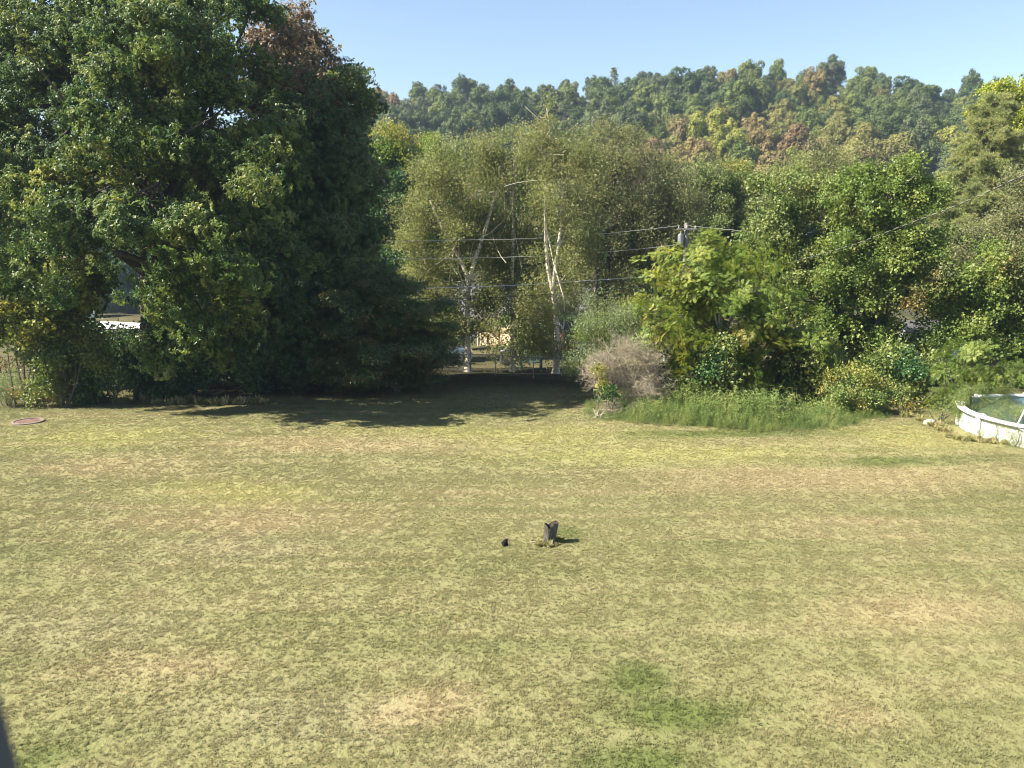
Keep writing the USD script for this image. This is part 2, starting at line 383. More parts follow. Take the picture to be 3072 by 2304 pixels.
plain('iron_rust', (0.17, 0.105, 0.085), rough=0.8, var=0.45, scale=14, bump=0.004, spec=0.3)
plain('iron_rim', (0.16, 0.13, 0.115), rough=0.8, var=0.4, scale=18, bump=0.004)
plain('white_vinyl', (0.60, 0.61, 0.62), rough=0.4, var=0.07, scale=3, spec=0.45)
plain('white_wall', (0.40, 0.41, 0.375), rough=0.55, var=0.28, scale=2.4, bump=0.003)
plain('pool_print', (0.55, 0.60, 0.60), rough=0.5, var=0.30, scale=9)
plain('pool_liner', (0.16, 0.25, 0.29), rough=0.5, var=0.2, scale=3)
plain('concrete', (0.60, 0.58, 0.54), rough=0.9, var=0.10, scale=0.8, bump=0.003)
plain('roof_grey', (0.12, 0.115, 0.12), rough=0.9, var=0.25, scale=1.2, bump=0.01)
plain('roof_dark', (0.075, 0.072, 0.075), rough=0.9, var=0.3, scale=1.2, bump=0.01)
plain('roof_red', (0.15, 0.085, 0.08), rough=0.9, var=0.25, scale=1.2, bump=0.01)
plain('siding_white', (0.72, 0.71, 0.67), rough=0.7, var=0.05, scale=1)
plain('siding_cream', (0.52, 0.48, 0.38), rough=0.7, var=0.06, scale=1)
plain('siding_grey', (0.36, 0.38, 0.38), rough=0.7, var=0.06, scale=1)
plain('red_paint', (0.26, 0.085, 0.055), rough=0.7, var=0.2, scale=3)
plain('cedar', (0.60, 0.43, 0.28), rough=0.85, var=0.18, scale=2.2, stretch=(5, 5, 0.5), spec=0.15)
plain('cedar_b', (0.66, 0.49, 0.33), rough=0.85, var=0.18, scale=2.2, stretch=(5, 5, 0.5), spec=0.15)
plain('galv', (0.22, 0.225, 0.225), rough=0.45, var=0.15, scale=9, metallic=0.5)
plain('pole_wood', (0.17, 0.16, 0.145), rough=0.9, var=0.3, scale=5, stretch=(4, 4, 0.3), spec=0.1)
plain('wire_pale', (0.46, 0.45, 0.42), rough=0.45, var=0.05, scale=1, spec=0.4)
plain('wire_black', (0.02, 0.02, 0.021), rough=0.5, var=0.1, scale=1)
plain('teal_paint', (0.075, 0.17, 0.15), rough=0.6, var=0.2, scale=4)
plain('teal_pale', (0.20, 0.33, 0.30), rough=0.6, var=0.2, scale=4)
plain('grill_cover', (0.055, 0.053, 0.058), rough=0.32, var=0.3, scale=5, bump=0.03, spec=0.5)
plain('car_paint', (0.10, 0.14, 0.165), rough=0.25, var=0.04, scale=2, spec=0.6)
plain('rubber', (0.02, 0.02, 0.02), rough=0.8, var=0.2, scale=10)
plain('alloy', (0.5, 0.5, 0.5), rough=0.35, var=0.05, scale=4, metallic=0.8)
plain('stone', (0.30, 0.29, 0.28), rough=0.9, var=0.3, scale=9, bump=0.01)
plain('navy_frame', (0.022, 0.030, 0.048), rough=0.5, var=0.15, scale=6, spec=0.35)
plain('lamp_glass', (0.6, 0.6, 0.58), rough=0.2, var=0.02, scale=3, spec=0.6)
mat('window_pane', {'f': ('fresnel', {'IOR': 1.5}), 't': ('transparent_bsdf', {'color': (0.16, 0.18, 0.19)}), 'g': ('glossy_bsdf', {'roughness': 0.03}), 'm': ('mix_closure', {})},
    [('f.fac', 'm.fac'), ('t.BSDF', 'm.closure1'), ('g.BSDF', 'm.closure2')], surface='m.closure')
mat('pool_water', {'tc': ('geometry', {}), 'n': ('noise_texture', {'scale': 3.0, 'detail': 3.0}), 'b': ('bump', {'strength': 0.25, 'distance': 0.04}),
                   'p': ('principled_bsdf', {'base_color': (0.035, 0.065, 0.075), 'roughness': 0.06, 'specular_ior_level': 0.5})},
    [('tc.position', 'n.vector'), ('n.fac', 'b.height'), ('b.normal', 'p.normal')])

# ------------------------------------------------------------------ ground
gx = np.unique(np.r_[np.arange(-330, -48, 9), np.arange(-48, 48.1, 0.6), np.arange(48, 331, 9)])
gy = np.unique(np.r_[np.arange(-40, 5, 2.5), np.arange(5, 48, 0.45), np.arange(48, 128, 2.0), np.arange(128, 430, 7)])
X, Y = np.meshgrid(gx, gy, indexing='ij')
V = np.stack([X, Y, terrain(X, Y)], -1).reshape(-1, 3)
ii, jj = np.meshgrid(np.arange(len(gx) - 1), np.arange(len(gy) - 1), indexing='ij')
q = np.stack([ii * len(gy) + jj, (ii + 1) * len(gy) + jj, (ii + 1) * len(gy) + jj + 1, ii * len(gy) + jj + 1], -1).reshape(-1, 4)
obj('ground', (V, q), M['earth'], smooth=True, kind='structure')

# ------------------------------------------------------------------ leaves and sprays
def unit(v):
    v = np.asarray(v, float)
    return v / (np.linalg.norm(v, axis=-1, keepdims=True) + 1e-12)


def leaves(base, direction, length, width, g, fold=0.25, curl=0.25, flat=None):
    """Many leaves at once: folded, drooping blades of four triangles each."""
    n = len(base)
    d = unit(direction)
    ref = flat if flat is not None else unit(g.normal(size=(n, 3)))
    s = unit(np.cross(d, ref))
    nn = np.cross(s, d)
    L, W = np.broadcast_to(length, (n,))[:, None], np.broadcast_to(width, (n,))[:, None]
    mid = base + d * L * 0.5 + nn * L * curl * 0.35
    tip = base + d * L * (1 - curl * 0.15) - nn * L * curl * 0.3
    lf = base + d * L * 0.42 + s * W * 0.5 + nn * W * fold
    rt = base + d * L * 0.42 - s * W * 0.5 + nn * W * fold
    V = np.stack([base, lf, mid, rt, tip], 1).reshape(-1, 3)
    k = np.arange(n)[:, None, None] * 5
    F = (np.array([[0, 2, 1], [0, 3, 2], [1, 2, 4], [2, 3, 4]])[None] + k).reshape(-1, 3)
    return V, F


def spray_rosette(g, n_ros=6, per=8, L=0.15, W=0.055, size=0.42):
    B, D = [], []
    for i in range(n_ros):
        d = unit(g.normal(size=3) * [1, 1, 0.5] + [0, 0, 0.7])
        tip = d * size * g.uniform(0.45, 1.0)
        for j in range(per):
            a = j / per * 2 * PI + g.uniform(-0.4, 0.4)
            e1 = unit(np.cross(d, [0.3, 0.2, 0.9]))
            e2 = np.cross(d, e1)
            out = e1 * math.cos(a) + e2 * math.sin(a)
            B.append(tip + d * g.uniform(-0.03, 0.03))
            D.append(out + d * g.uniform(-0.6, 0.6) + np.array([0, 0, -0.35]))
    B, D = np.array(B), np.array(D)
    return leaves(B, D, L * g.uniform(0.7, 1.15, len(B)), W * g.uniform(0.8, 1.2, len(B)), g, curl=0.45, flat=np.tile([0.05, 0.02, 1.0], (len(B), 1)) + g.normal(size=(len(B), 3)) * 0.35)


def spray_loose(g, n=34, L=0.085, W=0.055, size=(0.42, 0.42, 0.42), droop=0.3):
    P = unit(g.normal(size=(n, 3))) * (g.random((n, 1)) ** 0.45) * np.array(size) + [0, 0, size[2] * 0.4]
    D = unit(P) * 0.6 + g.normal(size=(n, 3)) * 0.8 + [0, 0, -droop]
    return leaves(P, D, L * g.uniform(0.65, 1.2, n), W * g.uniform(0.7, 1.2, n), g, curl=0.3)


def spray_pinnate(g, n=8, L=0.42, leaflet=0.085):
    out = []
    for i in range(n):
        a = g.uniform(0, 2 * PI)
        d = unit(np.array([math.cos(a), math.sin(a), g.uniform(0.1, 0.9)]))
        base = d * g.uniform(0.0, 0.18)
        s = unit(np.cross(d, [0, 0, 1.0]))
        t = np.linspace(0.2, 1, 8)
        line = base + d * L * t[:, None] - np.array([0, 0, 1.0]) * (t[:, None] ** 2) * L * g.uniform(0.15, 0.45)
        for sg in (-1, 1):
            D = s * sg + d * 0.5 + np.array([0, 0, -0.35]) + g.normal(size=(8, 3)) * 0.12
            out.append(leaves(line, D, leaflet * (1.1 - 0.5 * np.abs(t - 0.5)), leaflet * 0.36, g, flat=np.tile([0, 0, 1.0], (8, 1)) + g.normal(size=(8, 3)) * 0.2))
    return cat_mesh(out)


def spray_flat(g, n=40, L=0.095, W=0.06, r=0.48):
    a, q = g.uniform(0, 2 * PI, n), np.sqrt(g.random(n)) * r
    P = np.stack([q * np.cos(a), q * np.sin(a), g.normal(size=n) * 0.035], 1)
    D = np.stack([np.cos(a), np.sin(a), np.full(n, -0.45)], 1) + g.normal(size=(n, 3)) * 0.5
    return leaves(P, D, L * g.uniform(0.7, 1.2, n), W, g, flat=np.tile([0, 0, 1.0], (n, 1)) + g.normal(size=(n, 3)) * 0.3)


def spray_needle(g, n_t=9, per=16, L=0.16, size=0.5):
    B, D = [], []
    for i in range(n_t):
        c = np.array([g.uniform(0, size), g.normal() * 0.12, g.normal() * 0.06 + 0.05])
        for j in range(per):
            B.append(c)
            D.append(unit(g.normal(size=3)) + [0.6, 0, 0.55])
    B, D = np.array(B), np.array(D)
    return leaves(B, D, L * g.uniform(0.7, 1.2, len(B)), 0.018, g, fold=0.1, curl=0.1)


def spray_twig(g, n=9, L=0.55, r=0.006, branch=3):
    out = []
    for i in range(n):
        d = unit(g.normal(size=3) + [0, 0, 0.5])
        b = g.normal(size=3) * 0.14
        pts = [b]
        for k in range(4):
            d = unit(d + g.normal(size=3) * 0.28)
            pts.append(pts[-1] + d * L / 4)
        out.append(tube(pts, np.linspace(r, r * 0.4, 5), 3, cap=False))
        for k in range(branch):
            s = pts[g.integers(1, 4)]
            e = unit(d + g.normal(size=3) * 0.9)
            out.append(tube([s, s + e * L * 0.18 + g.normal(size=3) * 0.02, s + e * L * 0.36], [r * 0.6, r * 0.45, r * 0.3], 3, cap=False))
    return cat_mesh(out)


def spray_weed(g, n=7, H=0.9, leaf=0.14):
    out = []
    for i in range(n):
        b = np.array([g.normal() * 0.12, g.normal() * 0.12, 0])
        h = H * g.uniform(0.55, 1.05)
        lean = g.normal(size=2) * 0.12
        t = np.linspace(0, 1, 5)
        st = b + np.stack([lean[0] * t ** 1.5, lean[1] * t ** 1.5, t * h], 1)
        out.append(tube(st, np.linspace(0.006, 0.003, 5), 3, cap=False))
        k = 12
        tt = np.sort(g.uniform(0.1, 1.0, k))
        P = np.stack([np.interp(tt, t, st[:, c]) for c in range(3)], 1)
        a = g.uniform(0, 2 * PI, k)
        D = np.stack([np.cos(a), np.sin(a), g.uniform(-0.5, 0.7, k)], 1)
        out.append(leaves(P, D, leaf * g.uniform(0.5, 1.1, k), leaf * 0.24, g, flat=np.tile([0, 0, 1.0], (k, 1)) + g.normal(size=(k, 3)) * 0.3))
    return cat_mesh(out)


def spray_tall_grass(g, n=60, H=0.8):
    out = []
    B = np.stack([g.normal(size=n) * 0.14, g.normal(size=n) * 0.14, np.zeros(n)], 1)
    D = np.stack([g.normal(size=n) * 0.5, g.normal(size=n) * 0.5, np.ones(n)], 1)
    return leaves(B, D, H * g.uniform(0.35, 1.1, n), 0.007, g, fold=0.1, curl=0.5)


def protos(kind, seed, n=4, **kw):
    return [kind(np.random.default_rng(seed + i), **kw) for i in range(n)]


SPRAY = {
    'oak': protos(spray_rosette, 10, L=0.17, W=0.065),
    'oak_far': protos(spray_rosette, 15, n_ros=6, per=7, L=0.19, W=0.075, size=0.5),
    'birch': protos(spray_loose, 20, n=24, L=0.125, W=0.075, size=(0.5, 0.5, 0.6), droop=0.8),
    'broad': protos(spray_loose, 30, n=32, L=0.13, W=0.095, size=(0.42, 0.42, 0.36), droop=0.45),
    'bigleaf': protos(spray_loose, 35, n=22, L=0.15, W=0.13, size=(0.42, 0.42, 0.36), droop=0.5),
    'small': protos(spray_loose, 40, n=46, L=0.07, W=0.035, size=(0.32, 0.32, 0.36), droop=0.0),
    'pinnate': protos(spray_pinnate, 50, n=13, L=0.27, leaflet=0.085),
    'flat': protos(spray_flat, 60),
    'needle': protos(spray_needle, 70),
    'twig': protos(spray_twig, 80),
    'weed': protos(spray_weed, 90),
    'tallgrass': protos(spray_tall_grass, 100),
}


def quat_from(zdir, spin, g=None):
    """Unit quaternions (x, y, z, w) turning +z to zdir after a spin about z."""
    z = unit(zdir)
    w = 1 + z[:, 2]
    q = np.stack([-z[:, 1], z[:, 0], np.zeros(len(z)), w], 1)
    bad = w < 1e-4
    q[bad] = [1, 0, 0, 0]
    q = unit(q)
    sx = np.stack([np.zeros_like(spin), np.zeros_like(spin), np.sin(spin / 2), np.cos(spin / 2)], 1)
    x1, y1, z1, w1 = q.T
    x2, y2, z2, w2 = sx.T
    return np.stack([w1 * x2 + x1 * w2 + y1 * z2 - z1 * y2, w1 * y2 - x1 * z2 + y1 * w2 + z1 * x2, w1 * z2 + x1 * y2 - y1 * x2 + z1 * w2, w1 * w2 - x1 * x2 - y1 * y2 - z1 * z2], 1)


def instancer(path, proto_meshes, m, pos, quat, scale, idx, child='leaf_spray', **kw):
    pi = UsdGeom.PointInstancer.Define(stage, path)
    targets = []
    for k, pm in enumerate(proto_meshes):
        cp = f'{path}/{child}' + (f'_{k:03d}' if k else '')
        usdkit.mesh(stage, cp, pm, m[k] if isinstance(m, list) else m)
        targets.append(Sdf.Path(cp))
    pi.CreatePrototypesRel().SetTargets(targets)
    pi.CreatePositionsAttr(Vt.Vec3fArray.FromNumpy(pos.astype(np.float32)))
    pi.CreateProtoIndicesAttr(Vt.IntArray.FromNumpy(idx.astype(np.int32)))
    sc = np.broadcast_to(np.asarray(scale, np.float32).reshape(len(pos), -1), (len(pos), 3))
    pi.CreateScalesAttr(Vt.Vec3fArray.FromNumpy(np.ascontiguousarray(sc)))
    pi.CreateOrientationsAttr(Vt.QuathArray([Gf.Quath(float(a[3]), float(a[0]), float(a[1]), float(a[2])) for a in quat]))
    return tag(pi, **kw)


ALL_BLOBS = []       # (u, v, ru, rv, depth) of the nearer crowns, to leave out hillside trees nobody can see


def blobs_px(spec, Y, deep=0.9):
    """Crown lobes: (u, v, ru, rv, dY) in the photograph's pixels at the tree's own distance -> centres and radii in metres."""
    C, R = [], []
    for b in spec:
        u, v, ru = b[:3]
        rv = b[3] if len(b) > 3 and b[3] else ru
        dY = b[4] if len(b) > 4 else 0.0
        c = at(u, v, Y + dY)
        s = depth_of(c) / FPX
        C.append(c)
        R.append([ru * s, ru * s * deep, rv * s])
        ALL_BLOBS.append((u, v, ru, rv, Y + dY))
    return np.array(C), np.array(R)


def crown_points(C, R, g, dens, clump=0.55, up=0.45, droop=0.0, inner=0.55, per=20):
    """Sprays strung along leafy branchlets that leave each lobe outwards, so that the outline frays and light falls in between."""
    P, D = [], []
    for c, r in zip(C, R):
        area = 4 * PI * ((r[0] * r[1]) ** 1.6 + (r[0] * r[2]) ** 1.6 + (r[1] * r[2]) ** 1.6) ** (1 / 1.6) / 3 ** (1 / 1.6)
        n = max(6, int(area * dens))
        pp = per if n > 3 * per else max(5, n // 3)
        m = max(2, n // pp)
        cd = unit(g.normal(size=(m, 3)))
        cr = np.where(g.random(m) < 0.25, g.uniform(inner * 0.6, 0.75, m), g.uniform(0.70, 1.02, m))
        cc = c + cd * cr[:, None] * r
        small = min(1.0, r.min() / 0.9 + 0.2)
        cl = clump * g.uniform(0.6, 1.3, m) * small
        ax = unit(cd * 0.8 + g.normal(size=(m, 3)) * 0.55 + np.array([0, 0, up * 0.5 - droop * 0.5]))
        L = clump * g.uniform(1.0, 3.0, m) * small
        t = g.uniform(-0.6, 0.6, (m, pp, 1))
        sag = np.array([0, 0, -1.0]) * ((t + 0.6) ** 2) * (0.12 + 0.35 * droop) * L[:, None, None]
        p = cc[:, None] + ax[:, None] * L[:, None, None] * t + sag + g.normal(size=(m, pp, 3)) * np.array([1, 1, 0.55]) * cl[:, None, None] * (0.62 - 0.35 * t)
        d = ax[:, None] * 0.6 + cd[:, None] * 0.4 + np.array([0, 0, 0.35 + 0.3 * up - droop]) + g.normal(size=(m, pp, 3)) * 0.35
        P.append(p.reshape(-1, 3))
        D.append(d.reshape(-1, 3))
    return np.vstack(P), np.vstack(D)


def add_crown(parent, C, R, origin, species, material, seed, dens=9, size=1.0, name='crown', clump=0.55, up=0.45, droop=0.0, level=False, keep=None, inner=0.55, per=20, **kw):
    g = np.random.default_rng(seed)
    P, D = crown_points(C, R, g, dens, clump, up, droop, inner, per)
    ok = P[:, 2] > terrain(P[:, 0], P[:, 1]) + 0.05
    if keep is not None:
        ok &= keep(P)
    P, D = P[ok], D[ok]
    if level:
        D = D * [0.12, 0.12, 0] + [0, 0, 1]
    q = quat_from(D, g.uniform(0, 2 * PI, len(P)))
    path = numbered(str(parent.GetPath()) + '/' + name)
    pr = SPRAY[species]
    return instancer(path, pr, M[material], P - origin, q, size * g.uniform(0.62, 1.32, len(P)), g.integers(0, len(pr), len(P)), kind='stuff', **kw)


def limbs_to(parent, origin, start, targets, r0, material, seed, name='limb', sides=6, sag=0.15, r_end=0.02, most=12):
    """Limbs that leave the trunk and reach into the crown's lobes."""
    g = np.random.default_rng(seed)
    for t in targets[:most]:
        s = start[g.integers(0, len(start))] if np.ndim(start) > 1 else start
        t = np.asarray(t)
        L = np.linalg.norm(t - s)
        mids = [s + (t - s) * k + g.normal(size=3) * L * 0.07 + np.array([0, 0, L * sag * math.sin(k * PI)]) for k in (0.35, 0.7)]
        path = smooth_path([s, *mids, t], 9)
        parts = [tube(path, np.linspace(r0, r_end, 9) * (0.7 + 0.5 * g.random()), sides)]
        for k in range(4):
            i = g.integers(3, 8)
            d = unit(unit(t - s) + g.normal(size=3) * 0.8) * L * g.uniform(0.2, 0.4)
            parts.append(tube(smooth_path([path[i], path[i] + d * 0.5 + g.normal(size=3) * 0.1, path[i] + d], 5), np.linspace(r0 * 0.35, r_end * 0.5, 5), 4))
        V_, F_ = cat_mesh(parts)
        obj(name, (V_ - origin, F_), M[material], parent, smooth=50)


def trunk_mesh(pts, r0, r1, sides=10, flare=1.5, wob=0.14, seed=0, n=14):
    p = smooth_path(pts, n)
    r = np.linspace(r0, r1, n)
    h = np.linalg.norm(p - p[0], axis=1)
    r = r * (1 + (flare - 1) * np.exp(-h / (r0 * 2.2)))
    return tube(p, r, sides, wob=wob, seed=seed)


def tree(name, label, cat, u_base, Y, spec, species, leaf, bark, seed, r0=0.2, top=None, dens=9, size=1.0, group=None, n_limb=8, deep=0.9, clump=0.55, mixes=(), x0=None, trunk_pts=None, limb_r=None, **kw):
    """mixes: (leaf material, lobes) for lobes of another colour."""
    x = at(u_base, 1000, Y)[0] if x0 is None else x0
    base = np.array([x, Y, tz(x, Y) - 0.05])
    C, R = blobs_px(spec, Y, deep)
    t = thing(name, label, cat, base, group=group)
    if trunk_pts is None:
        hi = C[np.argmax(C[:, 2])]
        mid = C.mean(0)
        trunk_pts = [base, base * 0.55 + mid * 0.45 + [0, 0, -0.2], mid * 0.45 + hi * 0.55]
    tp = np.array(trunk_pts)
    v, f = trunk_mesh(tp, r0, r0 * 0.28, seed=seed)
    obj('trunk', (v - base, f), M[bark], t, smooth=50)
    starts = smooth_path(tp, 12)[4:10]
    g = np.random.default_rng(seed + 5)
    order = g.permutation(len(C))
    allc = C[order]
    limbs_to(t, base, starts, list(allc), limb_r or r0 * 0.42, bark, seed + 1, most=n_limb)
    add_crown(t, C, R, base, species, leaf, seed + 2, dens, size, clump=clump, **kw)
    for k, (lm, sp, lab) in enumerate(mixes):
        C2, R2 = blobs_px(sp, Y, deep)
        add_crown(t, C2, R2, base, species, lm, seed + 20 + k, dens, size, name='leaf_clump', clump=clump, label=lab, **kw)
    return t

# ------------------------------------------------------------------ street and houses in the valley
def strip(pts_l, pts_r, dz):
    V = []
    for a, b in zip(pts_l, pts_r):
        for t in np.linspace(0, 1, 5):
            p = np.array(a) * (1 - t) + np.array(b) * t
            V.append([p[0], p[1], tz(p[0], p[1]) + dz])
    V = np.array(V)
    n = len(pts_l)
    i, j = np.meshgrid(np.arange(n - 1), np.arange(4), indexing='ij')
    q = np.stack([i * 5 + j, i * 5 + j + 1, (i + 1) * 5 + j + 1, (i + 1) * 5 + j], -1).reshape(-1, 4)
    return V, q


_sl = [(x, 91.0 + 0.02 * (x + 60)) for x in np.arange(-120, -22, 1.5)]
_sr = [(x, 101.0 + 0.02 * (x + 60)) for x in np.arange(-120, -22, 1.5)]
obj('street', strip(_sl, _sr, 0.16), M['concrete'], kind='structure')


def gable_house(name, label, loc, rotz, w, d, h, rh, wall, roof, windows=(), gable=None, over=0.35, door=None, chimney=None, cat='house'):
    """A gabled building: ridge along its own x. windows: (side, along, sill, width, height)."""
    t = thing(name, label, cat, loc, rotz)
    hw, hd = w / 2, d / 2
    prof = [(-hd, 0), (hd, 0), (hd, h), (0, h + rh), (-hd, h)]
    from shapely.geometry import Polygon
    m = trimesh.creation.extrude_polygon(Polygon(prof), w, engine='earcut')
    v = np.array(m.vertices)
    v = np.stack([v[:, 2] - hw, v[:, 0], v[:, 1]], 1)
    obj('wall', (v, np.array(m.faces)[:, ::-1] if False else np.array(m.faces)), M[wall], t)
    k = rh / hd
    e = over
    for s in (-1, 1):
        th = 0.14
        y0, z0 = s * (hd + e), h - k * e
        P = [(y0, z0 + 0.01), (0, h + rh + 0.01), (0, h + rh + 0.01 + th), (y0, z0 + 0.01 + th)]
        if s < 0:
            P = P[::-1]
        pv = np.array([[x, y, z] for x in (-hw - e, hw + e) for y, z in P])
        pf = [[0, 1, 2], [0, 2, 3], [4, 6, 5], [4, 7, 6]] + [q for i in range(4) for q in ([i, i + 4, (i + 1) % 4], [(i + 1) % 4, i + 4, (i + 1) % 4 + 4])]
        mm = trimesh.Trimesh(pv, pf)
        mm.fix_normals()
        r = obj('roof', mm, M[roof], t)
        if s < 0 and chimney:
            cx, cy = chimney
            obj('chimney', bbox(cx - 0.3, cx + 0.3, cy - 0.3, cy + 0.3, h, h + rh + 0.9, 0.02), M['red_paint'], r)
    # barge boards on the gable ends
    for sx in (-1, 1):
        for s in (-1, 1):
            x = sx * (hw + e + 0.025)
            p0, p1 = np.array([x, s * (hd + e), h - k * e + 0.03]), np.array([x, 0, h + rh + 0.03])
            q = trimesh.Trimesh(*tube([p0, p1], [0.10, 0.10], 4))
            obj('barge_board', q, M['white_vinyl'], t)
    for side, a, sill, ww, wh in windows:
        if side == 'f':
            fr = bbox(a - ww / 2 - 0.07, a + ww / 2 + 0.07, -hd - 0.05, -hd + 0.02, sill - 0.07, sill + wh + 0.07)
            pn = box(a - ww / 2, a + ww / 2, -hd - 0.056, -hd - 0.05, sill, sill + wh)
            bar = box(a - 0.02, a + 0.02, -hd - 0.064, -hd - 0.056, sill, sill + wh)
        else:
            sg = -1 if side == 'l' else 1
            x = sg * hw
            xs = sorted((x - sg * 0.02, x + sg * 0.05))
            xp = sorted((x + sg * 0.05, x + sg * 0.056))
            xb = sorted((x + sg * 0.056, x + sg * 0.064))
            fr = bbox(xs[0], xs[1], a - ww / 2 - 0.07, a + ww / 2 + 0.07, sill - 0.07, sill + wh + 0.07)
            pn = box(xp[0], xp[1], a - ww / 2, a + ww / 2, sill, sill + wh)
            bar = box(xb[0], xb[1], a - 0.02, a + 0.02, sill, sill + wh)
        wo = obj('window', fr, M['white_vinyl'], t)
        obj('pane', pn, M['dark_pane'], wo)
        obj('glazing_bar', bar, M['white_vinyl'], wo)
    if door:
        a, dw, dh = door
        do = obj('door', bbox(a - dw / 2, a + dw / 2, -hd - 0.05, -hd + 0.02, 0.05, dh, 0.015), M['siding_grey'], t)
        kn = trimesh.creation.icosphere(1, 0.04)
        kn.apply_translation([a + dw / 2 - 0.1, -hd - 0.08, 1.0])
        obj('handle', kn, M['alloy'], do)
    return t


plain('dark_pane', (0.03, 0.035, 0.04), rough=0.08, var=0.2, scale=0.7, spec=0.6)


def stand(u, v, Y):
    p = at(u, v, Y)
    p[2] = tz(p[0], p[1]) - 0.1
    return p


gable_house('house', 'house with a big grey roof seen through the left and middle birches', stand(1400, 930, 88), 0.06, 12.0, 9.0, 2.7, 3.4, 'siding_grey', 'roof_grey',
            [('f', -3.6, 1.2, 1.2, 1.2), ('f', 0.2, 1.2, 1.2, 1.2), ('f', 3.6, 1.2, 1.2, 1.2)], door=(2.0, 0.95, 2.1))
gable_house('house', 'white gabled house with a dark roof behind the right birch', stand(1610, 940, 78), PI / 2 - 0.25, 9.0, 6.4, 3.0, 2.2, 'siding_white', 'roof_dark',
            [('l', -1.4, 1.1, 1.0, 1.2), ('l', 1.4, 1.1, 1.0, 1.2)])
gable_house('house', 'long grey roofed house behind the twin dark trunks', stand(1800, 960, 92), -0.05, 13.0, 9.0, 2.8, 3.0, 'siding_grey', 'roof_grey',
            [('f', -4.5, 1.2, 1.2, 1.2), ('f', 0.0, 1.2, 1.6, 1.2), ('f', 4.0, 1.2, 1.2, 1.2)])
gable_house('garden_shed', 'small brick red shed glimpsed between the right birch and the silvery shrub', stand(1730, 1040, 64), 0.2, 2.4, 2.2, 1.75, 0.7, 'red_paint', 'roof_dark', over=0.2, door=(0.2, 0.8, 1.6), cat='shed')
gable_house('garage', 'grey gabled garage under the oak branches at the left', stand(215, 930, 108), 0.5, 5.6, 5.2, 2.5, 1.9, 'siding_cream', 'roof_grey',
            [('r', 0.0, 0.9, 1.0, 1.0)], cat='garage')
gable_house('house', 'house with a faded red roof high behind the grey garage on the left', stand(190, 880, 128), 0.1, 11.0, 8.0, 3.2, 2.6, 'siding_cream', 'roof_red',
            [('f', -3.0, 1.2, 1.2, 1.2), ('f', 3.0, 1.2, 1.2, 1.2)])
_h = ground(2872, 655, 60, 260)
gable_house('house', 'pale hillside house with a white gable half hidden by the pine', stand(2872, 655, _h[1]), PI / 2 + 0.55, 9.5, 7.0, 5.4, 2.4, 'siding_white', 'roof_grey',
            [('l', -1.5, 1.0, 1.1, 1.2), ('l', 1.5, 1.0, 1.1, 1.2), ('l', -1.5, 3.4, 1.1, 1.2), ('l', 1.5, 3.4, 1.1, 1.2)])
gable_house('garage', 'white walled garage showing through the leaves left of the pool', stand(2755, 1080, 56), 0.1, 3.4, 4.0, 2.0, 0.9, 'siding_white', 'roof_dark', [('f', -0.9, 0.9, 0.7, 0.7)], cat='garage')
# ------------------------------------------------------------------ the big oaks on the left
tree('oak_tree', 'huge green oak with drooping sunlit branches filling the left of the view', 'tree', 440, 29.0,
     [(420, 400, 180, 80, -5), (330, 470, 70, 60, -4), (180, 300, 220, 200, -1.5), (450, 230, 220, 200, -3), (640, 330, 170, 180, -2), (60, 520, 190, 190, -3), (190, 560, 150, 140, -5.5),
      (650, 540, 140, 150, -5), (330, 80, 240, 190, -1), (590, 60, 180, 180, 0), (730, 130, 100, 130, 0), (110, 120, 200, 170, 0), (-60, 330, 190, 220, -1), (-100, 640, 170, 180, -3),
      (740, 560, 90, 110, -3), (120, 720, 170, 110, -5), (420, 690, 140, 90, -6.5), (600, 740, 140, 100, -6.5), (800, 640, 90, 110, -2.5), (480, 830, 100, 85, -6.0), (720, 780, 140, 90, -4.5),
      (560, 900, 110, 80, -5.0), (480, 960, 70, 95, -4.2), (560, 1010, 100, 80, -4.0), (720, 880, 120, 90, -3.8), (850, 760, 90, 90, -2.5), (500, 1070, 70, 60, -3.8), (700, 1000, 100, 70, -3),
      (440, -140, 230, 170, 1), (160, -80, 210, 150, 1), (660, -90, 140, 140, 1.5), (880, 400, 90, 130, 0), (870, 560, 90, 110, -1), (300, 280, 130, 90, -5), (620, 220, 110, 110, -3.5), (300, 300, 190, 180, 5), (520, 500, 190, 180, 5.5), (100, 600, 180, 150, 4.5), (330, 700, 170, 130, 5), (600, 720, 160, 120, 5), (560, 200, 170, 170, 5), (200, 840, 90, 60, 1), (130, 830, 90, 50, -3), (300, 860, 90, 42, -2), (210, 880, 60, 36, -2)],
     'oak', 'oak_leaf', 'oak_bark', 100, r0=0.44, dens=7.0, size=1.0, n_limb=22, clump=0.55, up=0.45, droop=0.3, limb_r=0.19, per=28,
     trunk_pts=[at(450, 1190, 29) * [1, 1, 0] + [0, 0, tz(at(450, 1190, 29)[0], 29) - 0.1], at(448, 800, 29), at(438, 560, 29), at(400, 380, 29.5), at(410, 150, 30)])
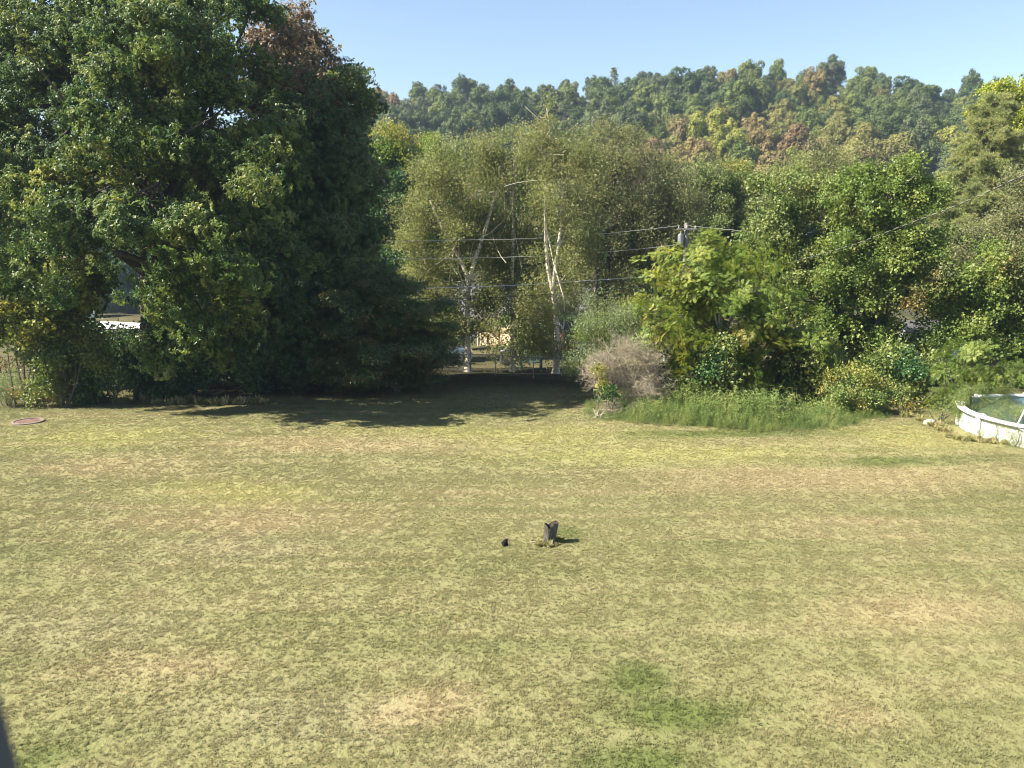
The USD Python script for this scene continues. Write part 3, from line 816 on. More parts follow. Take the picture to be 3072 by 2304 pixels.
tree('oak_tree', 'dark shaded oak just right of the huge sunlit oak', 'tree', 790, 31.5,
     [(930, 430, 120, 150), (1000, 560, 110, 130), (900, 640, 170, 170), (1040, 720, 110, 120), (960, 820, 170, 130), (800, 760, 140, 150, 1), (1080, 830, 90, 90, -1), (850, 920, 140, 100, -1),
      (980, 930, 130, 80, -1), (800, 1000, 110, 80), (1000, 330, 80, 110, 1), (1060, 880, 90, 70, -1), (760, 640, 130, 130, 1), (900, 1010, 120, 60, -1), (1000, 700, 100, 120, 2.5), (1060, 800, 90, 90, 3), (940, 800, 120, 110, 3.5), (900, 900, 120, 90, 3.5), (1020, 940, 120, 60, 3)],
     'oak', 'oak_leaf_deep', 'oak_bark', 140, r0=0.27, dens=8, size=1.05, n_limb=9, clump=0.62)
tree('oak_tree', 'tall oak with a russet brown top against the sky', 'tree', 880, 35.0,
     [(890, 150, 85, 100), (950, 230, 75, 90), (840, 210, 100, 110), (880, 290, 120, 90), (810, 110, 50, 50), (900, 200, 90, 90, -3)],
     'oak_far', 'brown_leaf', 'oak_bark', 180, r0=0.25, dens=9, n_limb=6, clump=0.6,
     mixes=[('oak_leaf', [(1020, 230, 55, 75), (1050, 300, 50, 70), (930, 150, 45, 45, 1), (990, 400, 90, 110), (880, 420, 120, 110), (960, 380, 60, 60, 2), (850, 540, 130, 120, 1), (960, 560, 110, 110, 1), (1000, 680, 100, 100, 1), (880, 700, 130, 110, 1), (980, 800, 110, 90, 1), (860, 850, 130, 90, 1)], 'green lower half of the crown')])
tree('oak_tree', 'green tree at the left edge behind the huge oak', 'tree', -40, 41.0,
     [(-60, 300, 160, 180), (40, 160, 110, 120), (-150, 500, 180, 200), (60, 420, 110, 130), (40, 640, 140, 120), (-40, 90, 100, 90)],
     'oak_far', 'oak_leaf', 'oak_bark', 200, r0=0.3, dens=5, n_limb=6)
tree('oak_tree', 'shadowy tree closing the gap behind the two big oaks', 'tree', 640, 47.0,
     [(640, 760, 150, 110), (560, 640, 140, 130), (760, 680, 130, 140), (700, 860, 140, 70), (880, 800, 120, 120), (880, 920, 100, 60), (640, 950, 160, 60), (800, 990, 130, 60), (540, 1030, 110, 36), (900, 1030, 110, 40), (700, 1040, 140, 36)],
     'oak_far', 'oak_leaf_deep', 'oak_bark', 220, r0=0.25, dens=4.5, n_limb=6)

# dogwood: low, layered, already turning
tree('dogwood_tree', 'low spreading dogwood with layered reddish green leaves under the oaks', 'tree', 1190, 30.5,
     [(1100, 880, 150, 30), (1220, 920, 120, 28), (1080, 960, 170, 28, -0.5), (1250, 985, 120, 26, 0.5), (1150, 1035, 190, 26, -0.6), (1040, 1060, 130, 24), (1270, 1070, 110, 24), (1140, 1100, 150, 22, -0.6), (1010, 1120, 90, 20), (1180, 840, 100, 26),
      (1040, 1010, 130, 26, 1.0), (1260, 1120, 60, 20), (960, 1090, 60, 16), (1200, 1130, 90, 18, 0.5), (1080, 1130, 100, 18, 0.6), (1180, 1000, 150, 30, 1.4), (1120, 1070, 150, 28, 1.4)],
     'flat', 'dogwood_leaf', 'grey_bark', 240, r0=0.11, dens=13, size=0.95, level=True, n_limb=9, clump=0.4, up=0.0, deep=1.0,
     mixes=[('gold_leaf', [(1290, 985, 22, 12, -0.4), (1345, 1020, 26, 14), (1140, 1100, 26, 9, -1.4)], 'yellowing leaf sprays')])

# ------------------------------------------------------------------ birches in the middle
BIRCH = dict(species='birch', cat='tree', bark='birch_bark', clump=0.6)


STEM_LINES = []
BIRCHES = []


def birch(*a, **k):
    BIRCHES.append((a, k))
    _label, Y, _b, stems = a[:4]
    for st, _r0, _r1 in stems[:2]:
        STEM_LINES.append(smooth_path([at(u, v, Y + dy) for u, v, dy in st], 70))


def grow_birch(label, Y, base_uv, stems, spec, seed, leaf='birch_leaf', dens=6.4, r0=0.17, extra=()):
    b = at(base_uv[0], base_uv[1], Y)
    b[2] = tz(b[0], Y) - 0.05
    C, R = blobs_px([(b_[0], b_[1] + 14, b_[2] * 0.82, (b_[3] if len(b_) > 3 else b_[2]) * 0.82, *b_[4:]) for b_ in spec], Y, 0.85)
    t = thing('birch_tree', label, 'tree', b)
    first = True
    tips = []
    for k, (st, ra, rb) in enumerate(stems):
        pts = [at(u, v, Y + dy) for u, v, dy in st]
        if k == 0:
            pts[0] = b
        n = 4 + 3 * len(pts)
        p = smooth_path(pts, n)
        v_, f_ = tube(p, 1.15 * np.linspace(ra, rb, n) * (1 + 0.45 * np.exp(-np.arange(n) * 1.6) * (k == 0)), 9, wob=0.12, seed=seed + k)
        obj('trunk' if k == 0 else 'stem', (v_ - b, f_), M['birch_bark'], t, smooth=50)
        tips.append(p[n // 2:])
    tips = np.vstack(tips)
    limbs_to(t, b, tips, list(C[np.random.default_rng(seed).permutation(len(C))]), 0.03, 'birch_bark', seed + 9, most=7, sides=5, sag=0.05)
    gk = np.random.default_rng(seed + 77)

    def keep(P):
        hide = np.zeros(len(P), bool)
        for S in STEM_LINES:
            zz = np.sort(S[:, 2])
            o = np.argsort(S[:, 2])
            sy = np.interp(P[:, 2], zz, S[o, 1])
            f = sy / np.maximum(P[:, 1], 1)          # where the spray stands against the stem, seen across the lawn
            sx = np.interp(CAM_H + (P[:, 2] - CAM_H) * f, zz, S[o, 0])
            hide |= (np.abs(sx - P[:, 0] * f) < 0.26) & (P[:, 1] < sy + 0.3) & (P[:, 2] > zz[0]) & (P[:, 2] < zz[-1])
        return ~(hide & (gk.random(len(P)) < 0.78))
    add_crown(t, C, R, b, 'birch', leaf, seed + 2, dens, 1.0, clump=0.55, up=0.1, droop=0.5, inner=0.1, per=15, keep=keep)
    for lm, sp, lab in extra:
        C2, R2 = blobs_px(sp, Y, 0.85)
        add_crown(t, C2, R2, b, 'birch', lm, seed + 21, dens, 1.0, name='leaf_clump', clump=0.6, droop=0.4, label=lab)
    return t


birch('left birch whose pale trunk forks into a wide V', 42.5, (1404, 1120),
      [([(1404, 1120, 0), (1402, 960, 0), (1404, 850, 0), (1375, 770, 0), (1330, 690, 0), (1290, 600, 0)], 0.155, 0.05),
       ([(1404, 856, 0), (1425, 780, 0), (1445, 720, 0), (1470, 640, 0), (1492, 560, 0), (1500, 490, 0)], 0.11, 0.045),
       ([(1278, 790, 1), (1262, 730, 1), (1248, 660, 1)], 0.06, 0.03),
       ([(1376, 775, 0), (1377, 720, 0.3), (1368, 640, 0.5)], 0.05, 0.025)],
      [(1260, 560, 110, 90), (1350, 620, 120, 90), (1450, 540, 110, 90), (1240, 700, 90, 90), (1290, 800, 110, 70), (1400, 720, 100, 80), (1470, 460, 80, 70), (1330, 480, 90, 60), (1250, 880, 80, 50), (1380, 880, 100, 56), (1400, 930, 80, 50), (1220, 820, 60, 60), (1330, 920, 90, 50), (1460, 860, 70, 50), (1440, 800, 80, 60), (1440, 960, 60, 40, -0.4), (1340, 980, 60, 40, -0.4), (1260, 470, 26, 50), (1345, 440, 26, 50), (1430, 430, 26, 50), (1490, 400, 26, 60)], 300)
birch('middle birch with one slender straight white trunk', 43.0, (1536, 1132),
      [([(1536, 1132, 0), (1537, 1000, 0), (1536, 850, 0), (1539, 720, 0), (1540, 600, 0), (1545, 480, 0)], 0.12, 0.045),
       ([(1536, 640, 0), (1530, 560, 0.2), (1520, 470, 0.4)], 0.045, 0.02)],
      [(1540, 470, 110, 90), (1500, 560, 100, 80), (1580, 600, 90, 90), (1560, 720, 80, 80), (1470, 740, 70, 70), (1570, 440, 60, 60), (1560, 370, 24, 50), (1530, 840, 80, 60), (1560, 930, 80, 50), (1590, 990, 90, 45, -0.6), (1520, 1000, 90, 40, -0.6), (1500, 880, 90, 60, -0.4), (1580, 870, 90, 60, 0.5)], 330)
birch('right birch of the three, its trunk forking halfway up', 41.0, (1668, 1146),
      [([(1668, 1146, 0), (1670, 1040, 0), (1668, 950, 0), (1655, 860, 0), (1642, 790, 0), (1637, 700, 0), (1634, 620, 0)], 0.16, 0.05),
       ([(1656, 870, 0), (1672, 760, 0), (1684, 650, 0), (1686, 560, 0), (1684, 480, 0)], 0.10, 0.03),
       ([(1676, 740, 0), (1700, 690, 0.2), (1712, 640, 0.3)], 0.05, 0.025)],
      [(1640, 400, 50, 70), (1650, 470, 90, 70), (1720, 520, 110, 90), (1630, 570, 110, 90), (1700, 640, 100, 80), (1640, 740, 90, 80), (1730, 760, 90, 70), (1600, 860, 90, 60), (1700, 880, 80, 60), (1640, 960, 90, 50, -0.5), (1610, 1030, 90, 45, -0.8), (1700, 1000, 60, 50), (1660, 1090, 30, 40, -0.2), (1640, 310, 24, 56), (1590, 400, 26, 50), (1710, 400, 28, 56), (1760, 440, 26, 46)], 360)
for _a, _k in BIRCHES:
    grow_birch(*_a, **_k)
tree('shade_tree', 'broad olive green tree on twin dark trunks right of the birches', 'tree', 1786, 49.0,
     [(1790, 460, 80, 50), (1880, 470, 70, 50), (1800, 390, 28, 56), (1860, 400, 28, 50), (1930, 440, 28, 50), (1830, 550, 120, 80), (1940, 560, 110, 100), (1720, 560, 90, 80), (2000, 680, 100, 100), (1900, 690, 110, 90), (1790, 680, 100, 90), (1960, 800, 90, 80), (1850, 800, 80, 70), (1750, 800, 70, 70), (2040, 580, 60, 80), (1880, 900, 80, 50)],
     'birch', 'birch_leaf_dull', 'grey_bark', 400, r0=0.24, dens=5.5, size=1.1, n_limb=12, clump=0.8, droop=0.4,
     trunk_pts=[at(1788, 1090, 49) * [1, 1, 0] + [0, 0, tz(at(1788, 1090, 49)[0], 49)], at(1786, 900, 49), at(1790, 760, 49), at(1820, 600, 49), at(1830, 480, 49)])
# second trunk of the twin
_t = stage.GetPrimAtPath('/World/shade_tree')
_o = np.array(UsdGeom.Xformable(_t).GetLocalTransformation().ExtractTranslation())
_v, _f = trunk_mesh([_o + [0.75, 0.2, 0], at(1820, 900, 49.2), at(1825, 780, 49.2), at(1900, 690, 49.2), at(1990, 620, 49.2)], 0.25, 0.05, seed=77)
obj('trunk', (_v - _o, _f), M['grey_bark'], _t, smooth=50)

# ------------------------------------------------------------------ trees behind the birches
tree('yellow_topped_tree', 'green tree with a bright yellow top right of the dark oaks', 'tree', 1170, 54.0,
     [(1180, 560, 110, 90), (1150, 660, 120, 100), (1200, 760, 110, 90), (1250, 660, 90, 90), (1130, 520, 70, 70), (1180, 860, 100, 60)],
     'broad', 'green_leaf', 'grey_bark', 430, r0=0.2, dens=5.5, size=1.25, n_limb=6,
     mixes=[('gold_leaf', [(1165, 415, 45, 38), (1205, 440, 28, 24)], 'bright yellow top'), ('yellow_green_leaf', [(1150, 460, 60, 50), (1210, 480, 50, 45)], 'yellow green upper crown')])
tree('yellow_topped_tree', 'rounded yellow green tree behind the left birch', 'tree', 1300, 57.0,
     [(1290, 470, 75, 60), (1250, 540, 60, 60), (1330, 540, 70, 60)],
     'broad', 'yellow_green_leaf', 'grey_bark', 450, r0=0.2, dens=6, size=1.25, n_limb=5,
     mixes=[('green_leaf', [(1320, 640, 110, 90), (1240, 640, 90, 80), (1340, 760, 120, 90), (1270, 830, 100, 70)], 'dark green lower crown')])
tree('shade_tree', 'dark green leafy tree seen between the birch trunks', 'tree', 1600, 60.0,
     [(1480, 740, 110, 90), (1600, 720, 110, 90), (1720, 740, 110, 90), (1540, 830, 110, 60), (1660, 830, 110, 60), (1480, 640, 90, 80), (1620, 600, 90, 80), (1740, 640, 90, 80)],
     'broad', 'green_leaf', 'grey_bark', 470, r0=0.2, dens=4.5, size=1.3, n_limb=5)
tree('shade_tree', 'dark green tree below the utility pole, right of the twin trunks', 'tree', 1930, 60.0,
     [(1900, 760, 110, 90), (2000, 800, 110, 90), (1850, 840, 100, 70), (1980, 900, 110, 60), (2080, 830, 90, 80)],
     'broad', 'green_leaf', 'grey_bark', 490, r0=0.2, dens=4.5, size=1.3, n_limb=5)
tree('maple_tree', 'green tree with an orange tinted upper edge behind the yellow walnut', 'tree', 2160, 62.0,
     [(2150, 530, 75, 60), (2090, 600, 70, 60), (2180, 620, 100, 70), (2120, 690, 110, 60), (2240, 700, 80, 60), (2180, 770, 110, 60)],
     'broad', 'vine_leaf', 'grey_bark', 510, r0=0.2, dens=6, size=1.25, n_limb=6,
     mixes=[('gold_leaf', [(2225, 510, 45, 25), (2250, 560, 35, 30)], 'orange tinted branch tips')])

# ------------------------------------------------------------------ walnut, poplars and thicket on the right
tree('walnut_tree', 'yellowing walnut with feathery leaves behind the dead grey thicket', 'tree', 2150, 27.0,
     [(2130, 770, 110, 50), (2050, 820, 90, 60), (2220, 790, 90, 60), (1990, 890, 80, 70), (2280, 880, 90, 70), (2190, 870, 100, 70, 1), (1970, 970, 70, 60), (2080, 920, 100, 70, 1), (2320, 960, 90, 70), (2030, 1030, 80, 60), (2240, 960, 100, 70), (2130, 1000, 110, 70, 1),
      (2150, 900, 120, 80, -1), (2060, 990, 90, 60, -0.8), (2380, 1040, 90, 70), (2280, 1060, 100, 60, -0.6), (2180, 1090, 90, 60, -0.4), (2440, 980, 60, 60), (2090, 1090, 70, 50, 0.2), (2400, 1120, 80, 50)],
     'pinnate', 'walnut_leaf', 'twig_grey', 530, r0=0.10, dens=12.5, size=0.72, n_limb=14, clump=0.48,
     mixes=[('gold_leaf', [(2060, 810, 26, 18, -1), (2000, 860, 28, 18, -0.9), (1955, 950, 30, 18, -0.8), (2000, 1000, 40, 18, -1.0), (2130, 740, 36, 12, -0.5), (2240, 1000, 30, 14, -1.6)], 'golden leaf sprays')])
tree('poplar_tree', 'leaning green poplar left of the tallest poplar, hung with vines', 'tree', 2420, 36.0,
     [(2330, 620, 70, 90), (2380, 560, 80, 80), (2310, 720, 90, 80), (2390, 680, 90, 90), (2350, 830, 110, 80), (2440, 780, 90, 90), (2440, 900, 110, 80), (2380, 960, 90, 70), (2470, 1020, 90, 70), (2300, 800, 60, 60)],
     'bigleaf', 'vine_leaf', 'grey_bark', 560, r0=0.2, dens=8.5, n_limb=8, size=0.82, up=0.8)
tree('shade_tree', 'pale fine leaved tree behind the poplars on the right', 'tree', 2490, 50.0,
     [(2480, 510, 100, 60), (2400, 560, 90, 60), (2540, 560, 90, 60), (2470, 620, 120, 70), (2560, 660, 100, 70)],
     'birch', 'birch_leaf', 'grey_bark', 590, r0=0.2, dens=6, size=1.15, n_limb=5)
tree('poplar_tree', 'tallest green poplar right of centre with pointed leafy tops', 'tree', 2630, 34.0,
     [(2640, 520, 60, 60), (2700, 560, 70, 70), (2560, 560, 50, 60), (2740, 500, 28, 34), (2600, 620, 90, 80), (2690, 660, 100, 80), (2530, 700, 80, 80), (2780, 640, 60, 70), (2620, 760, 110, 80), (2730, 780, 100, 80), (2540, 820, 90, 70), (2660, 880, 110, 80), (2780, 880, 70, 70), (2570, 930, 90, 80), (2700, 990, 100, 70), (2610, 1040, 90, 70), (2810, 760, 60, 60), (2480, 880, 60, 60), (2660, 1110, 80, 70, 0.4), (2560, 1090, 60, 50, 1)],
     'bigleaf', 'poplar_leaf', 'grey_bark', 620, r0=0.22, dens=8.5, size=0.85, n_limb=14, up=0.9)
tree('poplar_tree', 'green tree with rusty leaves at the right edge above the pool', 'tree', 2970, 33.0,
     [(2950, 820, 80, 60), (3010, 900, 110, 80), (2900, 900, 90, 70), (2930, 1000, 110, 70), (3050, 1000, 110, 80), (2850, 980, 60, 70), (3120, 900, 90, 90), (2990, 770, 60, 60), (3120, 1060, 90, 80)],
     'bigleaf', 'poplar_leaf', 'grey_bark', 650, r0=0.2, dens=8.5, n_limb=8, size=0.85,
     mixes=[('rusty_leaf', [(3040, 770, 60, 40, -0.5), (3080, 830, 50, 50, -0.6), (2840, 840, 40, 24, -0.5), (2760, 900, 24, 20, -1.0)], 'rusty orange leaves')])


def pine(label, u, Y, v_top, v_bot, half, seed, bare=0.15, leaf='needle', whorls=17, dens=1.0, x_half=None):
    c = at(u, v_top, Y)
    b = np.array([c[0], Y, tz(c[0], Y)])
    H = c[2] - b[2]
    s = depth_of(c) / FPX
    W = half * s
    g = np.random.default_rng(seed)
    t = thing('pine_tree', label, 'tree', b)
    v_, f_ = trunk_mesh([b, b + [0.1, 0, H * 0.5], b + [0, 0, H * 0.98]], 0.02 * H, 0.03, seed=seed)
    obj('trunk', (v_ - b, f_), M['grey_bark'], t, smooth=50)
    P, D = [], []
    parts = []
    for k in range(whorls):
        f = bare + (1 - bare) * (k + 0.5) / whorls
        zc = b[2] + H * f
        rad = W * (1 - f) ** 0.75 / (1 - bare) ** 0.75 * g.uniform(0.8, 1.15) + 0.35
        for j in range(7):
            a = g.uniform(0, 2 * PI)
            L = rad * g.uniform(0.65, 1.1)
            d = np.array([math.cos(a), math.sin(a), 0])
            tip = np.array([b[0], Y, zc]) + d * L + [0, 0, L * g.uniform(0.0, 0.22)]
            s0 = np.array([b[0], Y, zc - 0.1 * L])
            parts.append(tube(smooth_path([s0, (s0 + tip) / 2 + [0, 0, -0.05 * L], tip], 5), np.linspace(0.05, 0.015, 5), 4, cap=False))
            m = int(max(4, L * 13 * dens))
            tt = g.uniform(0.3, 1.0, m)
            side = np.cross(d, [0, 0, 1.0])
            p = s0 + (tip - s0) * tt[:, None] + side * (g.normal(size=(m, 1)) * 0.33 * L * (1.15 - tt[:, None])) + np.array([0, 0, 1]) * (g.normal(size=(m, 1)) * 0.28 + 0.1)
            P.append(p)
            D.append(np.tile(d, (m, 1)) + g.normal(size=(m, 3)) * [0.5, 0.5, 0.2])
    V_, F_ = cat_mesh(parts)
    obj('limb', (V_ - b, F_), M['grey_bark'], t)
    P, D = np.vstack(P), np.vstack(D)
    yaw = np.arctan2(D[:, 1], D[:, 0])
    q = np.stack([0 * yaw, 0 * yaw, np.sin(yaw / 2), np.cos(yaw / 2)], 1)
    pr = SPRAY['needle']
    instancer(numbered(str(t.GetPath()) + '/crown'), pr, M[leaf], P - b, q, 1.25 * g.uniform(0.8, 1.3, len(P)), g.integers(0, len(pr), len(P)), kind='stuff')
    ALL_BLOBS.append((u, (v_top + v_bot) / 2, half * 0.6, (v_bot - v_top) / 2, Y))
    return t


pine('tall pine with layered branches at the right edge', 2985, 60.0, 290, 900, 235, 700, bare=0.2)
tree('maple_tree', 'bright yellow green maple behind the pine at the right edge', 'tree', 3060, 74.0,
     [(3060, 300, 85, 70), (3110, 380, 100, 90), (2990, 380, 60, 60), (2950, 450, 50, 50), (3000, 480, 80, 70), (2925, 520, 36, 40), (3090, 500, 100, 90), (2970, 560, 80, 60), (2900, 590, 36, 34), (3150, 300, 90, 90), (3050, 620, 110, 80)],
     'bigleaf', 'maple_yellow_leaf', 'grey_bark', 720, r0=0.25, dens=6, size=1.6, n_limb=6)
tree('shade_tree', 'dull green tree in front of the pine at the right edge', 'tree', 3070, 46.0,
     [(3070, 600, 70, 70), (3090, 690, 110, 80), (2990, 720, 80, 60), (3120, 560, 70, 80), (3040, 780, 90, 50), (2920, 760, 70, 50)],
     'birch', 'birch_leaf_dull', 'grey_bark', 740, r0=0.2, dens=5.5, size=1.15, n_limb=5)

# ------------------------------------------------------------------ shrubs
def shrub(name, label, u, Y, spec, species, leaf, seed, dens=9, size=1.0, cat='shrub', bark='twig_dark', n_stem=7, group=None, mixes=(), clump=0.35, **kw):
    x = at(u, 1100, Y)[0]
    b = np.array([x, Y, tz(x, Y) - 0.03])
    C, R = blobs_px(spec, Y, 0.9)
    t = thing(name, label, cat, b, group=group)
    g = np.random.default_rng(seed)
    for i in range(n_stem):
        c = C[i % len(C)] + g.normal(size=3) * R[i % len(C)] * 0.4
        s = b + [g.normal() * 0.15, g.normal() * 0.12, 0]
        if c[2] < s[2] + 0.15:
            c[2] = s[2] + 0.3
        p = smooth_path([s, s * 0.5 + c * 0.5 + g.normal(size=3) * 0.1, c], 7)
        v_, f_ = tube(p, np.linspace(0.028, 0.008, 7), 5)
        obj('stem', (v_ - b, f_), M[bark], t, smooth=60)
    add_crown(t, C, R, b, species, leaf, seed + 1, dens, size, name='foliage', clump=clump, **kw)
    for k, (lm, sp, lab) in enumerate(mixes):
        C2, R2 = blobs_px(sp, Y, 0.9)
        add_crown(t, C2, R2, b, species, lm, seed + 30 + k, dens, size, name='leaf_clump', clump=clump, label=lab)
    return t


shrub('sapling', 'yellow green broad leaved sapling at the left edge below the oak', 60, 26.5,
      [(60, 900, 70, 40), (30, 960, 60, 50), (90, 990, 70, 40), (20, 860, 40, 40), (150, 860, 40, 50), (120, 930, 60, 40), (190, 910, 60, 40, 0.6), (160, 980, 80, 50, 0.6), (230, 960, 40, 40, 0.8), (-40, 940, 60, 80)], 'bigleaf', 'poplar_leaf', 800, dens=8, size=0.95,
      mixes=[('gold_leaf', [(30, 930, 40, 40, -0.7), (90, 985, 30, 20, -0.7)], 'yellowing leaves')])
shrub('bush', 'leafy yellow green bush at the lawn edge under the oak, on the left', 190, 26.6,
      [(200, 1100, 80, 50), (140, 1060, 70, 50), (240, 1060, 60, 50), (120, 1130, 60, 40), (220, 1150, 70, 36), (170, 1010, 60, 40)], 'broad', 'vine_leaf', 810, dens=8, size=0.8,
      mixes=[('green_leaf', [(260, 1130, 70, 50, 0.6), (180, 1040, 90, 60, 0.8)], 'darker green side')])
shrub('bush', 'pale grey green low bush at the left edge of the lawn', 20, 26.9, [(30, 1185, 46, 28), (-20, 1170, 60, 36), (20, 1130, 60, 36, 0.8)], 'small', 'silver_leaf', 820, dens=14, size=0.8)
shrub('bush', 'brown leaved low weeds beside the pale bush at the left', 90, 26.7, [(90, 1195, 44, 22), (150, 1200, 60, 18), (60, 1090, 40, 30, 0.6)], 'broad', 'rusty_leaf', 825, dens=9, size=0.6)
shrub('bush', 'dark shaded undergrowth below the oak behind the bright bush', 330, 28.2, [(330, 1110, 110, 60), (420, 1140, 110, 55), (230, 1070, 90, 60), (300, 1180, 90, 30), (400, 1080, 100, 50, 1.5), (240, 1020, 80, 40, 1)], 'broad', 'green_leaf', 830, dens=8, size=0.9)
shrub('bush', 'dark shaded undergrowth around the oak trunk', 600, 29.5, [(560, 1140, 130, 55), (690, 1130, 120, 60), (800, 1100, 110, 60, 1), (620, 1060, 130, 50, 1), (920, 1110, 110, 45, 2), (760, 1060, 130, 50, 2.5)], 'broad', 'oak_leaf_deep', 840, dens=8, size=0.95)
shrub('bush', 'green bush in the gap above the street on the left', 330, 62.0, [(330, 1036, 80, 16), (430, 1032, 70, 16), (250, 1036, 60, 16)], 'broad', 'green_leaf', 845, dens=6, size=1.3)

shrub('silver_shrub', 'silvery green shrub with small leaves left of the yellow walnut', 1840, 27.6,
      [(1830, 980, 80, 70), (1900, 950, 60, 50), (1790, 1040, 70, 60), (1870, 1050, 80, 50), (1760, 1090, 50, 40), (1840, 930, 50, 40)], 'small', 'silver_leaf', 850, dens=15, size=1.0,
      mixes=[('yellow_green_leaf', [(1860, 940, 50, 40, 0.6), (1790, 990, 50, 40, 0.5)], 'greener upper twigs')])
shrub('dead_thicket', 'dead bare thicket of pale grey twigs at the lawn edge', 1880, 25.6,
      [(1870, 1090, 80, 50), (1930, 1115, 60, 46), (1830, 1125, 60, 46), (1890, 1170, 80, 40), (1970, 1105, 36, 30), (1850, 1060, 44, 30)], 'twig', 'twig_grey', 860, dens=13, size=0.72, bark='twig_grey', n_stem=16)
shrub('dead_thicket', 'small drooping dead bush left of the grey thicket', 1800, 24.4,
      [(1795, 1232, 34, 16), (1835, 1244, 30, 14), (1875, 1236, 36, 18)], 'twig', 'twig_grey', 870, dens=10, size=0.6, bark='twig_grey', n_stem=10)
shrub('sapling', 'thin yellow sprig standing in the dead thicket', 1803, 24.7, [(1803, 1150, 12, 20), (1806, 1120, 10, 14)], 'broad', 'gold_leaf', 880, dens=14, size=0.55, n_stem=2, clump=0.12)
shrub('bush', 'broad leaved green weed at the foot of the dead thicket', 1845, 24.5, [(1840, 1175, 36, 20), (1870, 1260, 40, 16)], 'bigleaf', 'green_leaf', 885, dens=9, size=0.7)
shrub('bush', 'dense dark green bush right of the dead thicket', 2130, 26.2,
      [(2110, 1090, 70, 60), (2180, 1070, 90, 60), (2100, 1170, 80, 60), (2190, 1160, 90, 60), (2140, 1220, 80, 40)], 'broad', 'vine_leaf', 890, dens=9, size=0.9,
      mixes=[('green_leaf', [(2165, 1095, 40, 34, -0.8)], 'bright green leafy patch')])
shrub('bush', 'large dark leafy bush below the walnut', 2340, 27.5,
      [(2290, 1040, 100, 60), (2390, 1050, 90, 60), (2300, 1130, 110, 60), (2410, 1130, 90, 60), (2330, 1190, 100, 40), (2440, 1080, 70, 60)], 'broad', 'vine_leaf', 900, dens=8, size=0.95)
shrub('gold_shrub', 'golden yellow shrub above green weeds at the lawn edge', 2570, 24.8,
      [(2560, 1130, 50, 30), (2600, 1160, 50, 36), (2520, 1160, 50, 30), (2570, 1180, 60, 26)], 'broad', 'gold_leaf', 910, dens=10, size=0.62,
      mixes=[('weed_leaf', [(2490, 1220, 60, 36, -0.3), (2570, 1225, 90, 40, -0.5), (2540, 1175, 50, 30, -0.3), (2450, 1240, 50, 30, -0.3), (2640, 1210, 50, 40)], 'green lower leaves')])
shrub('bush', 'dark bush behind the golden shrub beside the mown path', 2680, 27.0, [(2680, 1120, 70, 60), (2740, 1130, 70, 60), (2700, 1180, 80, 40), (2760, 1080, 60, 50)], 'broad', 'vine_leaf', 920, dens=8, size=0.9,
      mixes=[('green_leaf', [(2740, 1090, 50, 50, -0.6)], 'deep green side')])
shrub('bush', 'bright green feathery bush behind the pool', 2900, 25.0,
      [(2850, 1130, 60, 50), (2920, 1090, 80, 50), (2880, 1180, 80, 40), (3000, 1110, 90, 50), (2980, 1170, 80, 40), (3060, 1130, 70, 60), (2850, 1080, 50, 40), (2960, 1040, 70, 40)], 'pinnate', 'poplar_leaf', 930, dens=8, size=0.7,
      mixes=[('gold_leaf', [(2983, 1185, 14, 24, -0.7)], 'small yellow spray')])
shrub('bush', 'weedy bush at the left end of the pool', 2830, 23.0, [(2840, 1225, 30, 26), (2870, 1210, 30, 20), (2800, 1240, 26, 18)], 'small', 'weed_leaf', 940, dens=14, size=0.8)
shrub('bush', 'low yellowing brush at the end of the mown path', 2740, 25.6, [(2700, 1215, 40, 14), (2760, 1220, 46, 14), (2800, 1225, 30, 12)], 'broad', 'gold_leaf', 945, dens=10, size=0.6)

for _i, (hedge_label, hedge_spec) in enumerate((('dark hedge bush behind the yard, right of the dogwood', [(1300, 990, 70, 40), (1370, 1000, 60, 34), (1240, 1000, 60, 40), (1300, 940, 60, 30)]),
                                  ('dark hedge bush screening the white gabled house', [(1560, 960, 60, 40), (1630, 980, 60, 40), (1690, 980, 50, 36), (1580, 1010, 60, 26)]),
                                  ('hedge bush in front of the long roofed house', [(1780, 980, 60, 40), (1850, 980, 70, 44), (1920, 970, 60, 44)]))):
    shrub('bush', hedge_label, hedge_spec[0][0], 67.0 - _i, hedge_spec, 'broad', 'green_leaf', 1000 + 10 * _i, dens=6, size=1.3, clump=0.6)

shrub('bush', 'long dark thicket filling the deep shade behind the oak trunks', 560, 34.0, [(380, 1070, 140, 70), (560, 1080, 140, 70), (720, 1080, 140, 70), (860, 1090, 120, 56), (250, 1060, 120, 70), (980, 1095, 90, 40)], 'broad', 'oak_leaf_deep', 1050, dens=7, size=1.1, clump=0.5)

tree('shade_tree', 'dark green tree behind the street and garage at the left', 'tree', 330, 116.0,
     [(330, 830, 70, 60), (410, 850, 70, 60), (300, 760, 80, 60), (420, 770, 80, 60), (90, 830, 80, 60), (60, 760, 80, 60), (370, 890, 80, 40), (500, 860, 80, 60)],
     'broad', 'green_leaf', 'grey_bark', 1100, r0=0.25, dens=3.0, size=2.2, n_limb=4, clump=1.0)
